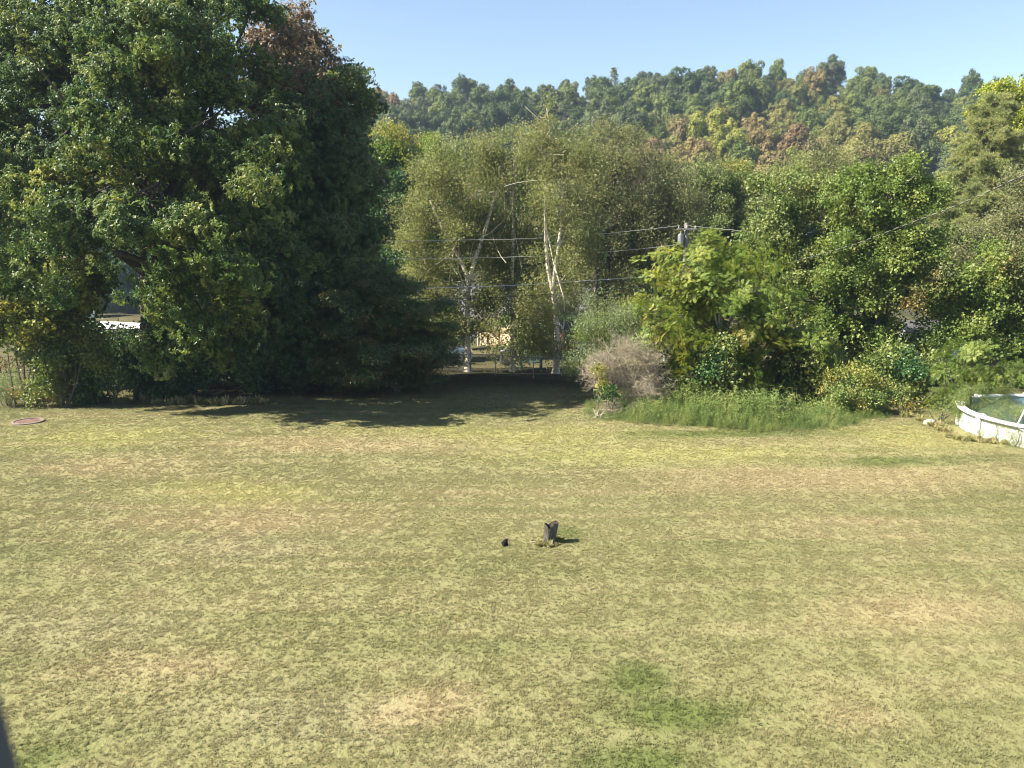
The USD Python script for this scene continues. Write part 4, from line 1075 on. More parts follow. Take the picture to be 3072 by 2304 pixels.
# ------------------------------------------------------------------ wooded hillside
def far_crown(g, kind):
    if kind == 'pine':
        V, Fs, n = [], [], 0
        P, D = [], []
        H = 15.0
        for k in range(15):
            f = 0.22 + 0.78 * (k + 0.5) / 15
            rad = 4.2 * (1 - f) ** 0.7 * g.uniform(0.8, 1.2) + 0.4
            for j in range(8):
                a = g.uniform(0, 2 * PI)
                d = np.array([math.cos(a), math.sin(a), 0.12])
                m = 26
                t = g.uniform(0.2, 1, m)
                P.append(np.array([0, 0, H * f]) + d * rad * t[:, None] + g.normal(size=(m, 3)) * [0.25, 0.25, 0.12])
                D.append(np.tile(d, (m, 1)) + g.normal(size=(m, 3)) * [0.5, 0.5, 0.3])
        P, D = np.vstack(P), np.vstack(D)
        return leaves(P, D, 0.75 * g.uniform(0.7, 1.2, len(P)), 0.26, g, flat=np.tile([0, 0, 1.0], (len(P), 1)) + g.normal(size=(len(P), 3)) * 0.4)
    wide, tall, h0 = {'round': (4.7, 5.6, 7.8), 'tall': (3.6, 6.6, 8.0), 'spread': (5.7, 5.2, 7.8)}[kind]
    nl = 46
    C, R = [np.array([0, 0, h0 - 0.6])], [np.array([wide * 0.6, wide * 0.6, tall * 0.62])]
    for i in range(nl):
        d = unit(g.normal(size=3) + [0, 0, 0.25])
        C.append(np.array([0, 0, h0]) + d * np.array([wide, wide, tall]) * g.uniform(0.45, 0.88))
        r = g.uniform(0.55, 1.45)
        R.append(np.array([r, r, r * g.uniform(0.7, 0.95)]))
    P, N = [], []
    for c, r in zip(C, R):
        m = int(300 * (r[0] * r[0] + 2 * r[0] * r[2]) / 3) + 40
        sub = unit(g.normal(size=(max(4, m // 14), 3)) + [0, 0, 0.2])
        cc = c + sub * r * g.uniform(0.75, 1.08, (len(sub), 1))
        sd = unit(g.normal(size=(len(sub), 14, 3)) + sub[:, None] * 0.8 + [0, 0, 0.3])
        P.append((cc[:, None] + sd * g.uniform(0.15, 0.75, (len(sub), 14, 1))).reshape(-1, 3))
        N.append((sd * 0.9 + sub[:, None] * 0.7).reshape(-1, 3))
    P, N = np.vstack(P), np.vstack(N)
    N = unit(N + g.normal(size=N.shape) * 0.35)
    D = unit(np.cross(N, g.normal(size=N.shape)))
    S = unit(np.cross(D, N))
    h = 0.135 * g.uniform(0.5, 1.5, (len(P), 1))
    V = np.stack([P - D * h * 1.3, P + S * h, P - S * h, P + D * h * 1.3 - N * h * 0.5], 1).reshape(-1, 3)
    return V, (np.array([[0, 2, 1], [1, 2, 3]])[None] + 4 * np.arange(len(P))[:, None, None]).reshape(-1, 3)


def far_trunk(g, kind):
    p = [[0, 0, -0.6], [g.normal() * 0.15, g.normal() * 0.15, 5], [g.normal() * 0.4, g.normal() * 0.4, 11]]
    parts = [tube(smooth_path(p, 7), np.linspace(0.24, 0.07, 7), 6)]
    for k in range(5):
        s = np.array([0, 0, g.uniform(4.5, 9)])
        d = unit(np.array([g.normal(), g.normal(), 0.9]))
        parts.append(tube([s, s + d * 1.6, s + d * 3.2 + [0, 0, 0.4]], [0.1, 0.07, 0.03], 5))
    return cat_mesh(parts)


UsdGeom.Scope.Define(stage, '/World/Looks')
stage.CreateClassPrim('/_kinds')
CLS = {}
_s = 0
for colour, kinds in {'deep green': ('round', 'spread', 'tall'), 'grey green': ('round', 'tall', 'pine'), 'mid green': ('round', 'spread', 'tall', 'pine'), 'olive': ('round', 'tall'), 'yellow green': ('round', 'tall'),
                      'tan brown': ('round', 'tall', 'spread'), 'russet': ('round', 'tall')}.items():
    for kd in kinds:
        _s += 1
        g = np.random.default_rng(4000 + _s)
        cp = f"/_kinds/{colour.replace(' ', '_')}_{kd}"
        c = stage.CreateClassPrim(cp)
        usdkit.mesh(stage, cp + '/trunk', far_trunk(g, kd), M['grey_bark'])
        usdkit.mesh(stage, cp + '/crown', far_crown(g, kd), M['far_' + colour.replace(' ', '_')])
        CLS[(colour, kd)] = cp

NEAR_MASK = np.full((288, 384), 1e9)          # what already stands in front, at an eighth of the photograph


def stamp(mask, u, v, ru, rv, d, test=False, k=0.85):
    x0, x1 = int(max(0, (u - ru) / 8)), int(min(384, (u + ru) / 8 + 1))
    y0, y1 = int(max(0, (v - rv) / 8)), int(min(288, (v + rv) / 8 + 1))
    if x1 <= x0 or y1 <= y0:
        return 0
    yy, xx = np.mgrid[y0:y1, x0:x1]
    inside = (((xx + 0.5) * 8 - u) / (ru * k)) ** 2 + (((yy + 0.5) * 8 - v) / (rv * k)) ** 2 < 1
    sub = mask[y0:y1, x0:x1]
    free = inside & (sub > d)
    n = int(free.sum())
    if not test:
        sub[free] = d
    return n


for b in ALL_BLOBS:
    stamp(NEAR_MASK, b[0], b[1], b[2], b[3], b[4], k=0.8)

g = np.random.default_rng(91)
cand = []
pts = []
for _ in range(42000):
    y = 84 + (RIDGE_Y + 6 - 84) * g.random() ** 0.8
    x = g.uniform(-0.30, 0.76) * y
    sp = 3.0 + 0.0105 * y
    if pts:
        A = np.array(pts)
        if ((A[:, 0] - x) ** 2 + (A[:, 1] - y) ** 2 < sp * sp).any():
            continue
    pts.append((x, y))
cand = np.array(sorted(pts, key=lambda p: p[1]))
HOUSES_CLEAR = [(2840, 560, 100), (1410, 900, 130), (1680, 920, 150), (240, 870, 120), (2750, 1040, 110)]
chosen = []
for x, y in cand:
    z = tz(x, y)
    tone = 0.5 + (meshkit.noise(np.array([x * 0.021, y * 0.021, 2.0]), 11) - 0.5) * 0.8 + g.normal() * 0.2
    edge = y > RIDGE_Y - 22
    r = g.random()
    col = 'deep green' if tone < 0.26 else 'grey green' if tone < 0.42 else 'mid green' if tone < 0.62 else 'olive' if tone < 0.78 else ('tan brown' if r < 0.55 else 'russet' if r < 0.75 else 'yellow green')
    kinds = [k for c, k in CLS if c == col]
    kd = kinds[g.integers(0, len(kinds))]
    if kd == 'pine' and g.random() < 0.3:
        kd = 'round'
    h = g.uniform(0.62, 1.08) * (0.92 if y < 120 else 1.0)
    if edge and kd == 'pine' and g.random() < 0.7:
        kd = 'round' if ('%s' % col, 'round') in CLS else kd
    if edge:
        h *= g.uniform(0.72, 0.95)
    u, v, d = project(np.array([x, y, z + 7.8 * h]))
    ru, rv = 5.2 * h * FPX / d, 6.6 * h * FPX / d
    if u < 1010 - ru or u > 3130:
        continue
    if y < 125 and any(abs(u - hu) < hr + ru * 0.6 and y < 112 + 60 * (hu == 2840) for hu, hv, hr in HOUSES_CLEAR):
        continue
    if 2872 - 110 < u < 2872 + 120 and y < 165:
        continue
    n = stamp(NEAR_MASK, u, v, ru, rv, d, test=True)
    if n * 64 < 0.05 * PI * ru * rv or n < 6:
        continue
    stamp(NEAR_MASK, u, v, ru, rv, d, k=0.72)
    chosen.append([x, y, z, col, kd, h, float(u), float(v), float(ru), n])
print('hill trees', len(chosen))
chosen = sorted(chosen, key=lambda c: -c[9])[:296]

COLS = [(1160, 'beside the brown topped oak'), (1320, 'over the left birch'), (1500, 'over the middle birch'), (1700, 'over the right birch'), (1900, 'over the twin trunks'), (2080, 'over the utility pole'),
        (2250, 'over the orange tinted maple'), (2430, 'over the leaning poplar'), (2620, 'left of the tallest poplar'), (2800, 'right of the tallest poplar'), (9999, 'beside the pine')]
SHAPE = {'round': 'rounded', 'tall': 'narrow', 'spread': 'wide', 'pine': 'layered'}


def row_of(c):
    if c[1] > RIDGE_Y - 18:
        return 'on the skyline'
    if c[1] > 190:
        return 'high uphill'
    if c[1] > 135:
        return 'midway uphill'
    return 'at the hillfoot'


by_label = {}
for c in chosen:
    where = next(n for lim, n in COLS if c[6] < lim)
    lab = f"{SHAPE[c[4]]} {c[3]} {'pine' if c[4] == 'pine' else 'tree'} {row_of(c)} {where}"
    by_label.setdefault(lab, []).append(c)
ORD = ['leftmost', 'second from left', 'third from left', 'fourth from left', 'fifth from left', 'sixth from left']
for lab, cs in by_label.items():
    cs.sort(key=lambda c: c[6])
    for i, c in enumerate(cs):
        full = lab
        if len(cs) > 1:
            full = (f'{ORD[i]} ' if i < len(cs) - 1 else 'rightmost ') + lab
        p = stage.DefinePrim(numbered('/World/' + ('hillside_pine' if c[4] == 'pine' else 'hillside_tree')), 'Xform')
        p.GetReferences().AddInternalReference(CLS[(c[3], c[4])])
        p.SetInstanceable(True)
        xf = UsdGeom.Xformable(p)
        xf.AddTranslateOp().Set(Gf.Vec3d(c[0], c[1], c[2]))
        gg = np.random.default_rng(int(abs(c[0] * 131 + c[1] * 977)))
        xf.AddRotateZOp().Set(float(gg.uniform(0, 360)))
        xf.AddScaleOp().Set(Gf.Vec3f(c[5] * gg.uniform(0.85, 1.1), c[5] * gg.uniform(0.85, 1.1), c[5] * gg.uniform(0.95, 1.22)))
        tag(p, full, 'tree', 'trees on the wooded hillside')
# ------------------------------------------------------------------ back yard: board fence, chain link, shed things
def board_fence(label, a, b, h, n, seed):
    a, b = np.array(a, float), np.array(b, float)
    t = thing('board_fence', label, 'fence', a)
    g = np.random.default_rng(seed)
    L = np.linalg.norm((b - a)[:2])
    d = (b - a) / L
    yaw = math.atan2(d[1], d[0])
    R = trimesh.transformations.rotation_matrix(yaw, [0, 0, 1])[:3, :3]
    for i in range(n):
        x0 = L * i / n
        z0 = (b - a)[2] * (i + 0.5) / n
        hh = h + g.normal() * 0.012
        w = L / n - 0.012
        pts = np.array([[0, 0], [w, 0], [w, hh - 0.05], [w - 0.035, hh], [0.035, hh], [0, hh - 0.05]])
        v = np.array([[x0 + px, y, pz + z0 + 0.04] for y in (-0.02, 0.0) for px, pz in pts])
        m = trimesh.convex.convex_hull(v)
        obj('board', (np.array(m.vertices) @ R.T, np.array(m.faces)), M['cedar' if g.random() < 0.5 else 'cedar_b'], t)
    for zz in (0.35, h - 0.35):
        v, f = bbox(0, L, -0.065, -0.022, zz, zz + 0.09, 0.008)
        v[:, 2] += (b - a)[2] * v[:, 0] / L
        obj('rail', (v @ R.T, f), M['cedar_b'], t)
    k = max(2, int(L / 2.4) + 1)
    for i in range(k):
        x = L * i / (k - 1)
        v, f = bbox(x - 0.05, x + 0.05, -0.17, -0.067, -0.2, h + 0.05, 0.01)
        v[:, 2] += (b - a)[2] * x / L
        obj('post', (v @ R.T, f), M['siding_cream'] if i == 0 else M['cedar'], t)
    return t


_a, _b = ground(1436, 1036), ground(1500, 1030)
_a = np.array([_a[0], 74.0, tz(_a[0] * 74 / _a[1], 74)])
_a[0] = at(1436, 1030, 74)[0]
_b = np.array([at(1560, 1030, 71)[0], 71.0, 0])
_a[2], _b[2] = tz(_a[0], _a[1]), tz(_b[0], _b[1])
board_fence('sunlit new cedar board fence glimpsed between the left and middle birches', _a, _b, 1.75, 26, 5)

# chain link fence below the birches
_pu = [(1255, 1098), (1412, 1122), (1486, 1128), (1600, 1136), (1738, 1143), (1860, 1150)]
_pp = [ground(u, v) for u, v in _pu]
t = thing('chain_link_fence', 'low grey chain link fence crossing the shaded yard at the birch trunks', 'fence', _pp[0])
for p in _pp:
    v, f = tube([p - [0, 0, 0.1], p + [0, 0, 1.12]], [0.024, 0.024], 8)
    po = obj('post', (v - _pp[0], f), M['galv'], t, smooth=50)
    c = trimesh.creation.icosphere(1, 0.038)
    obj('cap', (np.array(c.vertices) + p + [0, 0, 1.12] - _pp[0], np.array(c.faces)), M['galv'], po)
for p, q in zip(_pp[:-1], _pp[1:]):
    v, f = tube(smooth_path([p + [0, 0, 1.07], q + [0, 0, 1.07]], 4), np.full(4, 0.017), 6)
    obj('top_rail', (v - _pp[0], f), M['galv'], t, smooth=50)
wires = []
for p, q in zip(_pp[:-1], _pp[1:]):
    L = np.linalg.norm(q - p)
    n = int(L / 0.11)
    for i in range(-9, n):
        for s in (0, 1):
            t0, t1 = (i, i + 9) if s == 0 else (i + 9, i)
            e0, e1 = np.clip([t0, t1], 0, n) / n
            h0 = 1.03 * (np.clip(t0, 0, n) - t0) / (t1 - t0)
            h1 = 1.03 * (np.clip(t1, 0, n) - t0) / (t1 - t0)
            if abs(e0 - e1) < 1e-6:
                continue
            wires.append(tube([p + (q - p) * e0 + [0, 0.004 * s, 0.03 + h0], p + (q - p) * e1 + [0, 0.004 * s, 0.03 + h1]], [0.0022, 0.0022], 3, cap=False))
v, f = cat_mesh(wires)
obj('wire_mesh', (v - _pp[0], f), M['galv'], t, kind='stuff')

# covered grill
b = ground(1524, 1104)
t = thing('covered_grill', 'barbecue grill under a dark creased cover beside the middle birch', 'grill', b)
g = np.random.default_rng(3)
s = trimesh.creation.icosphere(4, 1.0)
v = np.array(s.vertices)
w = np.sign(v) * np.abs(v) ** 0.45
v = w * [0.52, 0.30, 0.48]
v[:, 2] = np.where(v[:, 2] > 0.2, v[:, 2] + 0.12 * np.cos(v[:, 0] * 3), v[:, 2])
v *= 1 + 0.10 * (meshkit.noise(v * [7, 7, 2.0], 4)[:, None] - 0.5)
obj('cover', (v + [0, 0, 0.66], np.array(s.faces)), M['grill_cover'], t, smooth=True)
for sx in (-0.4, 0.4):
    for sy in (-0.2, 0.2):
        obj('leg', tube([[sx, sy, -0.03], [sx, sy, 0.4]], [0.02, 0.02], 6), M['galv'], t)

# teal arbour bench
b = ground(1592, 1108)
t = thing('arbor_bench', 'teal slatted garden arbor bench between the middle and right birches', 'bench', b, 0.1)
for sx in (-0.62, 0.62):
    for sy in (-0.3, 0.3):
        obj('post', bbox(sx - 0.045, sx + 0.045, sy - 0.045, sy + 0.045, -0.05, 1.28), M['teal_paint'], t)
for i in range(9):
    x = -0.54 + i * 0.135
    obj('slat', bbox(x - 0.025, x + 0.025, 0.26, 0.29, 0.46, 1.2, 0.006), M['teal_pale'], t)
for i in range(5):
    y = -0.22 + i * 0.1
    obj('seat_board', bbox(-0.57, 0.57, y - 0.042, y + 0.042, 0.42, 0.45, 0.006), M['teal_pale'], t)
obj('top_beam', bbox(-0.8, 0.8, -0.36, -0.30, 1.28, 1.38), M['teal_paint'], t)
obj('top_beam', bbox(-0.8, 0.8, 0.30, 0.36, 1.28, 1.38), M['teal_paint'], t)
for i in range(6):
    x = -0.7 + i * 0.28
    obj('rafter', bbox(x - 0.02, x + 0.02, -0.5, 0.5, 1.382, 1.45, 0.006), M['teal_paint'], t)

# parked car, mostly hidden
b = ground(1325, 1082)
t = thing('parked_car', 'blue grey car parked in the shade behind the dogwood and left birch', 'car', b, 0.08)
from shapely.geometry import Polygon
prof = Polygon([(-2.1, 0.25), (2.1, 0.25), (2.15, 0.6), (2.0, 0.82), (1.2, 0.92), (0.62, 1.38), (-0.9, 1.40), (-1.75, 0.98), (-2.1, 0.92), (-2.17, 0.6)])
for wx in (-1.3, 1.3):
    from shapely.geometry import Point
    prof = prof.difference(Point(wx, 0.30).buffer(0.36))
m = trimesh.creation.extrude_polygon(prof, 1.6, engine='earcut')
v = np.array(m.vertices)
top = np.clip((v[:, 1] - 0.9) / 0.5, 0, 1)
v = np.stack([v[:, 0], (v[:, 2] - 0.8) * (1 - 0.16 * top), v[:, 1]], 1)
mm = trimesh.Trimesh(v, m.faces)
mm.fix_normals()
obj('body', mm, M['car_paint'], t, smooth=30)
for s in (-1, 1):
    for P in ([(1.05, 0.95), (0.58, 1.30), (0.0, 1.32), (0.0, 0.95)], [(-0.08, 0.95), (-0.08, 1.32), (-0.85, 1.32), (-1.35, 0.95)]):
        vv = np.array([[x, s * (0.805 * (1 - 0.16 * max(0, (z - 0.9) / 0.5)) + dy), z] for dy in (0.0, 0.006) for x, z in P])
        obj('window', trimesh.convex.convex_hull(vv), M['dark_pane'], t)
    for wx in (-1.3, 1.3):
        c = trimesh.creation.cylinder(0.31, 0.2, sections=24)
        c.apply_transform(trimesh.transformations.rotation_matrix(PI / 2, [1, 0, 0]))
        c.apply_translation([wx, s * 0.70, 0.31])
        wh = obj('wheel', c, M['rubber'], t, smooth=40)
        c = trimesh.creation.cylinder(0.19, 0.02, sections=20)
        c.apply_transform(trimesh.transformations.rotation_matrix(PI / 2, [1, 0, 0]))
        c.apply_translation([wx, s * 0.812, 0.31])
        obj('rim', c, M['alloy'], wh, smooth=40)
    obj('headlight', bbox(-2.19, -2.1, s * 0.6 - 0.14, s * 0.6 + 0.14, 0.66, 0.80, 0.02), M['lamp_glass'], t)

# ------------------------------------------------------------------ utility pole and lines
pb = at(2046, 1000, 46.0)
pb[2] = tz(pb[0], 46.0)
ptop = at(2046, 668, 46.0)
Hp = ptop[2] - pb[2]
t = thing('utility_pole', 'weathered grey utility pole with a can transformer rising behind the walnut', 'utility pole', pb)
obj('shaft', tube([[0, 0, -0.3], [0, 0, Hp * 0.5], [0, 0, Hp]], [0.16, 0.145, 0.125], 12), M['pole_wood'], t, smooth=50)
arm = obj('cross_arm', bbox(-0.55, 0.55, -0.2, -0.13, Hp - 0.42, Hp - 0.31), M['pole_wood'], t)
for x in (-0.48, 0.0, 0.48):
    c = trimesh.creation.cylinder(0.035, 0.14, sections=10)
    c.apply_translation([x, -0.165, Hp - 0.24])
    obj('insulator', c, M['stone'], arm, smooth=50)
c = trimesh.creation.revolve(np.array([[0, 0], [0.16, 0], [0.17, 0.03], [0.17, 0.55], [0.13, 0.60], [0, 0.62]]), sections=16)
c.apply_translation([-0.33, -0.05, Hp - 1.25])
tr = obj('transformer', c, M['galv'], t, smooth=40)
c = trimesh.creation.cylinder(0.03, 0.16, sections=8)
c.apply_translation([-0.33, -0.05, Hp - 0.57])
obj('bushing', c, M['stone'], tr, smooth=50)


def line(label, pts, m, r, name='power_line'):
    p = np.array(pts)
    p = smooth_path(p, 40)
    obj(name, tube(p, np.full(40, r), 5), M[m], smooth=True, label=label, category='cable')


line('topmost pale power line crossing in front of the birches', [at(600, 690, 40), at(1215, 721, 38), at(1480, 719, 40), at(1750, 706, 43), at(1960, 686, 45), at(2040, 677, 45.8)], 'wire_pale', 0.011)
line('second pale power line below the topmost one', [at(600, 750, 38), at(1170, 777, 37), at(1500, 772, 40), at(1800, 757, 43), at(2000, 738, 45), at(2044, 731, 45.8)], 'wire_pale', 0.011)
line('lowest and brightest pale line, crossing just above the house roofs', [at(500, 850, 33), at(1160, 866, 34), at(1430, 860, 36), at(1560, 855, 37), at(1750, 843, 40), at(1960, 829, 43), at(2045, 822, 45.8)], 'wire_pale', 0.016)
line('thin black cable just below the brightest line', [at(500, 890, 33), at(1200, 897, 36), at(1480, 892, 38), at(1700, 880, 41), at(2045, 842, 45.8)], 'wire_black', 0.013)
line('faint pale line running right from the top of the pole', [at(2052, 676, 45.8), at(2200, 690, 44), at(2350, 700, 40), at(2600, 706, 36)], 'wire_pale', 0.006)
_sd = [at(2050, 815, 45.8), at(2330, 798, 36), at(2420, 775, 32), at(2560, 735, 28.5), at(2700, 682, 26), at(2850, 626, 23.5), at(2960, 578, 21.5), at(3072, 528, 20), at(3400, 380, 15)]
line('dark twisted service cable sweeping up to the right edge', _sd, 'wire_black', 0.011)
_tw = smooth_path(np.array(_sd), 400)
_ph = np.linspace(0, 130 * PI, 400)
_tw = _tw + np.stack([0 * _ph, np.cos(_ph) * 0.012, np.sin(_ph) * 0.018 + 0.008], 1)
obj('power_line', tube(_tw, np.full(400, 0.0035), 4), M['wire_pale'], smooth=True, label='bare pale wire wound round the dark service cable', category='cable')
line('faint lower cable among the leaves right of the tallest poplar', [at(2600, 906, 31.5), at(2760, 852, 29), at(2890, 812, 27), at(3072, 748, 24), at(3300, 650, 20)], 'wire_black', 0.006)

# ------------------------------------------------------------------ the pool at the right edge
pc = at(2886, 1240, 21.3)
PX, PY, PR = pc[0] + 3.12, 21.5, 2.62
pz = tz(PX, PY) - 0.02
PH = 0.62
t = thing('swimming_pool', 'overgrown white above ground swimming pool at the right edge', 'pool', (PX, PY, pz))
NP = 10
a0 = PI * 1.03


def arc(r, z, aa):
    return np.stack([r * np.cos(aa), r * np.sin(aa), np.full(len(aa), z)], 1)


for i in range(NP):
    aa = a0 + np.linspace(0, 2 * PI / NP, 9) + i * 2 * PI / NP
    # corrugated steel wall panel
    cols = []
    fine = np.linspace(aa[0], aa[-1], 41)
    rip = 0.012 * np.sin(np.linspace(0, 20 * PI, 41))
    for rr, sgn in ((PR, 1), (PR - 0.04, -1)):
        cols.append(np.stack([np.stack([(rr + rip * (sgn > 0)) * np.cos(fine), (rr + rip * (sgn > 0)) * np.sin(fine), np.full(41, z)], 1) for z in (-0.25, PH)], 1))
    o, n_ = cols
    V_ = np.concatenate([o.reshape(-1, 3), n_.reshape(-1, 3)])
    k = np.arange(40)
    F_ = np.vstack([np.stack([2 * k, 2 * k + 2, 2 * k + 3, 2 * k + 1], 1), np.stack([82 + 2 * k, 82 + 2 * k + 1, 82 + 2 * k + 3, 82 + 2 * k + 2], 1)])
    obj('wall_panel', (V_, F_), M['white_wall'] if i % 4 != 1 else M['pool_print'], t)
    # upright
    c_, s_ = math.cos(aa[0]), math.sin(aa[0])
    Rm = np.array([[c_, -s_, 0], [s_, c_, 0], [0, 0, 1]])
    v, f = bbox(PR + 0.015, PR + 0.10, -0.075, 0.075, -0.2, PH - 0.005, 0.02)
    obj('upright', (v @ Rm.T, f), M['white_vinyl'], t)
    v, f = bbox(PR - 0.10, PR + 0.16, -0.10, 0.10, PH + 0.03, PH + 0.085, 0.02)
    obj('rail_cap', (v @ Rm.T, f), M['white_vinyl'], t)
    # top rail between the uprights
    pr = [(PR - 0.075, PH), (PR + 0.135, PH), (PR + 0.14, PH + 0.03), (PR + 0.10, PH + 0.05), (PR - 0.07, PH + 0.05)]
    V_ = np.array([[r * math.cos(a), r * math.sin(a), z] for a in aa for r, z in pr])
    m_ = len(pr)
    F_ = []
    for x in range(8):
        for y in range(m_):
            F_.append([x * m_ + y, x * m_ + (y + 1) % m_, (x + 1) * m_ + (y + 1) % m_, (x + 1) * m_ + y])
    obj('top_rail', (V_, np.array(F_)[:, ::-1]), M['white_vinyl'], t)
    # curved brace sweeping from the upright to the rail
    if i in (1, 2, 8, 9):
        for sgn in (1, -1):
            tt = np.linspace(0, 1, 9)
            an = aa[0] + sgn * (0.03 + 0.20 * tt ** 2)
            zz = PH * (0.30 + 0.66 * np.sin(tt * PI / 2))
            p = np.stack([(PR + 0.055) * np.cos(an), (PR + 0.055) * np.sin(an), zz], 1)
            obj('brace', tube(p, np.linspace(0.045, 0.018, 9), 6), M['white_vinyl'], t, smooth=50)
aw = np.linspace(0, 2 * PI, 65)[:-1]
V_ = np.vstack([[[0, 0, PH - 0.22]], arc(PR - 0.045, PH - 0.22, aw)])
k = np.arange(64)
obj('water', (V_, np.stack([np.zeros(64, int), 1 + k, 1 + (k + 1) % 64], 1)), M['pool_water'], t)
V_ = np.vstack([arc(PR - 0.044, -0.2, aw), arc(PR - 0.044, PH, aw)])
obj('liner', (V_, np.stack([k, 64 + k, 64 + (k + 1) % 64, (k + 1) % 64], 1)), M['pool_liner'], t)

# ladder over the rim, just inside the frame
la = math.atan2(-0.25, -0.97)
lp = at(3122, 1255, 20.9)
t = thing('pool_ladder', 'white pool ladder standing at the right edge of the view', 'ladder', (lp[0], lp[1], tz(lp[0], lp[1])), 0.35)
for sx in (-0.22, 0.22):
    obj('side_rail', tube(smooth_path([[sx, -0.55, 0.0], [sx, -0.20, 1.05], [sx, -0.1, 1.62], [sx, 0.06, 1.72], [sx, 0.2, 1.6], [sx, 0.28, 1.0], [sx, 0.5, 0.3]], 18), np.full(18, 0.022), 8), M['white_vinyl'], t, smooth=50)
for i, z in enumerate((0.28, 0.56, 0.84, 1.1)):
    y = -0.55 + 0.35 * z / 1.05
    obj('step', bbox(-0.22, 0.22, y - 0.06, y + 0.06, z - 0.02, z + 0.02, 0.01), M['white_vinyl'], t)

# vines over the pool
Pv, Dv = [], []
g = np.random.default_rng(61)
for (ang, n, zlo, zhi, rr) in ((PI * 1.10, 20, 0.05, 0.9, 0.10), (PI * 1.17, 26, 0.0, 0.8, 0.07), (PI * 1.05, 14, 0.0, 0.35, 0.12), (PI * 1.25, 10, 0.0, 0.3, 0.10), (PI * 1.34, 8, 0.0, 0.3, 0.10), (PI * 0.97, 10, 0.1, 0.5, 0.05), (PI * 0.88, 80, 0.3, 0.85, 0.0), (PI * 0.80, 110, 0.3, 0.9, -0.05), (PI * 0.72, 110, 0.3, 0.95, -0.05), (PI * 0.62, 110, 0.3, 0.95, -0.05), (PI * 0.52, 90, 0.3, 0.95, -0.05)):
    for i in range(n):
        a = ang + g.normal() * 0.05
        r = PR + rr + g.normal() * 0.05
        Pv.append([PX + r * math.cos(a), PY + r * math.sin(a), pz + g.uniform(zlo, zhi)])
        Dv.append([math.cos(a), math.sin(a), 0.5])
for i in range(130):      # trailing over the water
    a, r = PI * g.uniform(0.55, 1.0), PR * g.uniform(0.35, 0.97)
    Pv.append([PX + r * math.cos(a), PY + r * math.sin(a), pz + PH - 0.18 + g.uniform(0, 0.12)])
    Dv.append([g.normal() * 0.2, g.normal() * 0.2, 1])
Pv, Dv = np.array(Pv), np.array(Dv)
t = thing('vine', 'green vines climbing the wall and rim of the white pool', 'vine', (PX, PY, pz))
instancer('/World/vine/foliage', SPRAY['small'], M['vine_leaf'], Pv - [PX, PY, pz], quat_from(Dv, g.uniform(0, 6, len(Pv))), 0.6 * g.uniform(0.6, 1.2, len(Pv)), g.integers(0, 4, len(Pv)), kind='stuff')
for k_, ang in enumerate((PI * 1.10, PI * 1.17)):
    pp = [[(PR + 0.07) * math.cos(ang + 0.04 * math.sin(z * 5)), (PR + 0.07) * math.sin(ang + 0.04 * math.sin(z * 5)), z] for z in np.linspace(0, 0.9, 8)]
    obj('stem', tube(pp, np.linspace(0.012, 0.006, 8), 5), M['twig_dark'], t)

# ------------------------------------------------------------------ on the lawn
b = ground(1648, 1632)
t = thing('tree_stump', 'weathered split tree stump with a notched top standing on the lawn', 'tree stump', b)
S = depth_of(b) / FPX
Hs = 0.40
na, nz = 40, 22
ang = np.linspace(0, 2 * PI, na, endpoint=False)
V_ = []
for j in range(nz):
    f_ = j / (nz - 1)
    for a in ang:
        rx = 0.102 + 0.036 * f_ ** 2 + 0.065 * math.exp(-f_ * 7)
        ry = 0.085 + 0.015 * f_ + 0.055 * math.exp(-f_ * 7)
        n1 = meshkit.noise(np.array([math.cos(a) * 2.2, math.sin(a) * 2.2, f_ * 1.4 + 5]), 2) - 0.5
        n2 = meshkit.noise(np.array([math.cos(a) * 7, math.sin(a) * 7, f_ * 2.0]), 6) - 0.5
        rx *= 1 + 0.34 * n1 + 0.22 * n2
        ry *= 1 + 0.34 * n1 + 0.22 * n2
        x, y = rx * math.cos(a), ry * math.sin(a)
        # the rim: high on the right, a knob on the left, a notch between
        rim = Hs * (0.93 + 0.10 * math.exp(-((x - 0.075) / 0.06) ** 2) - 0.08 * math.exp(-((x + 0.045) / 0.035) ** 2) + 0.05 * math.exp(-((x + 0.115) / 0.025) ** 2) + 0.04 * n2 - 0.06 * max(0, -math.sin(a)) * (abs(x) < 0.05))
        lean = 0.035 * f_ ** 1.5
        V_.append([x + lean, y, -0.04 + f_ * (rim + 0.04)])
V_ = np.array(V_)
F_ = []
for j in range(nz - 1):
    for i in range(na):
        F_.append([j * na + i, j * na + (i + 1) % na, (j + 1) * na + (i + 1) % na, (j + 1) * na + i])
obj('trunk', (V_, np.array(F_)), M['stump_wood'], t, smooth=55)
top = V_[-na:]
inner = top * [0.72, 0.72, 1] + np.array([0.01, 0, -0.05])
deep_ = top * [0.3, 0.3, 1] + np.array([0.025, 0, -0.12])
rim_v = np.vstack([top * [0.995, 0.995, 1] - [0, 0, 0.001], inner, deep_, [deep_.mean(0)]])
F_ = []
for r_ in range(2):
    for i in range(na):
        F_ += [[r_ * na + i, r_ * na + (i + 1) % na, (r_ + 1) * na + (i + 1) % na], [r_ * na + i, (r_ + 1) * na + (i + 1) % na, (r_ + 1) * na + i]]
for i in range(na):
    F_.append([2 * na + i, 2 * na + (i + 1) % na, 3 * na])
obj('rotten_heart', (rim_v, np.array(F_)), M['stump_rot'], t)
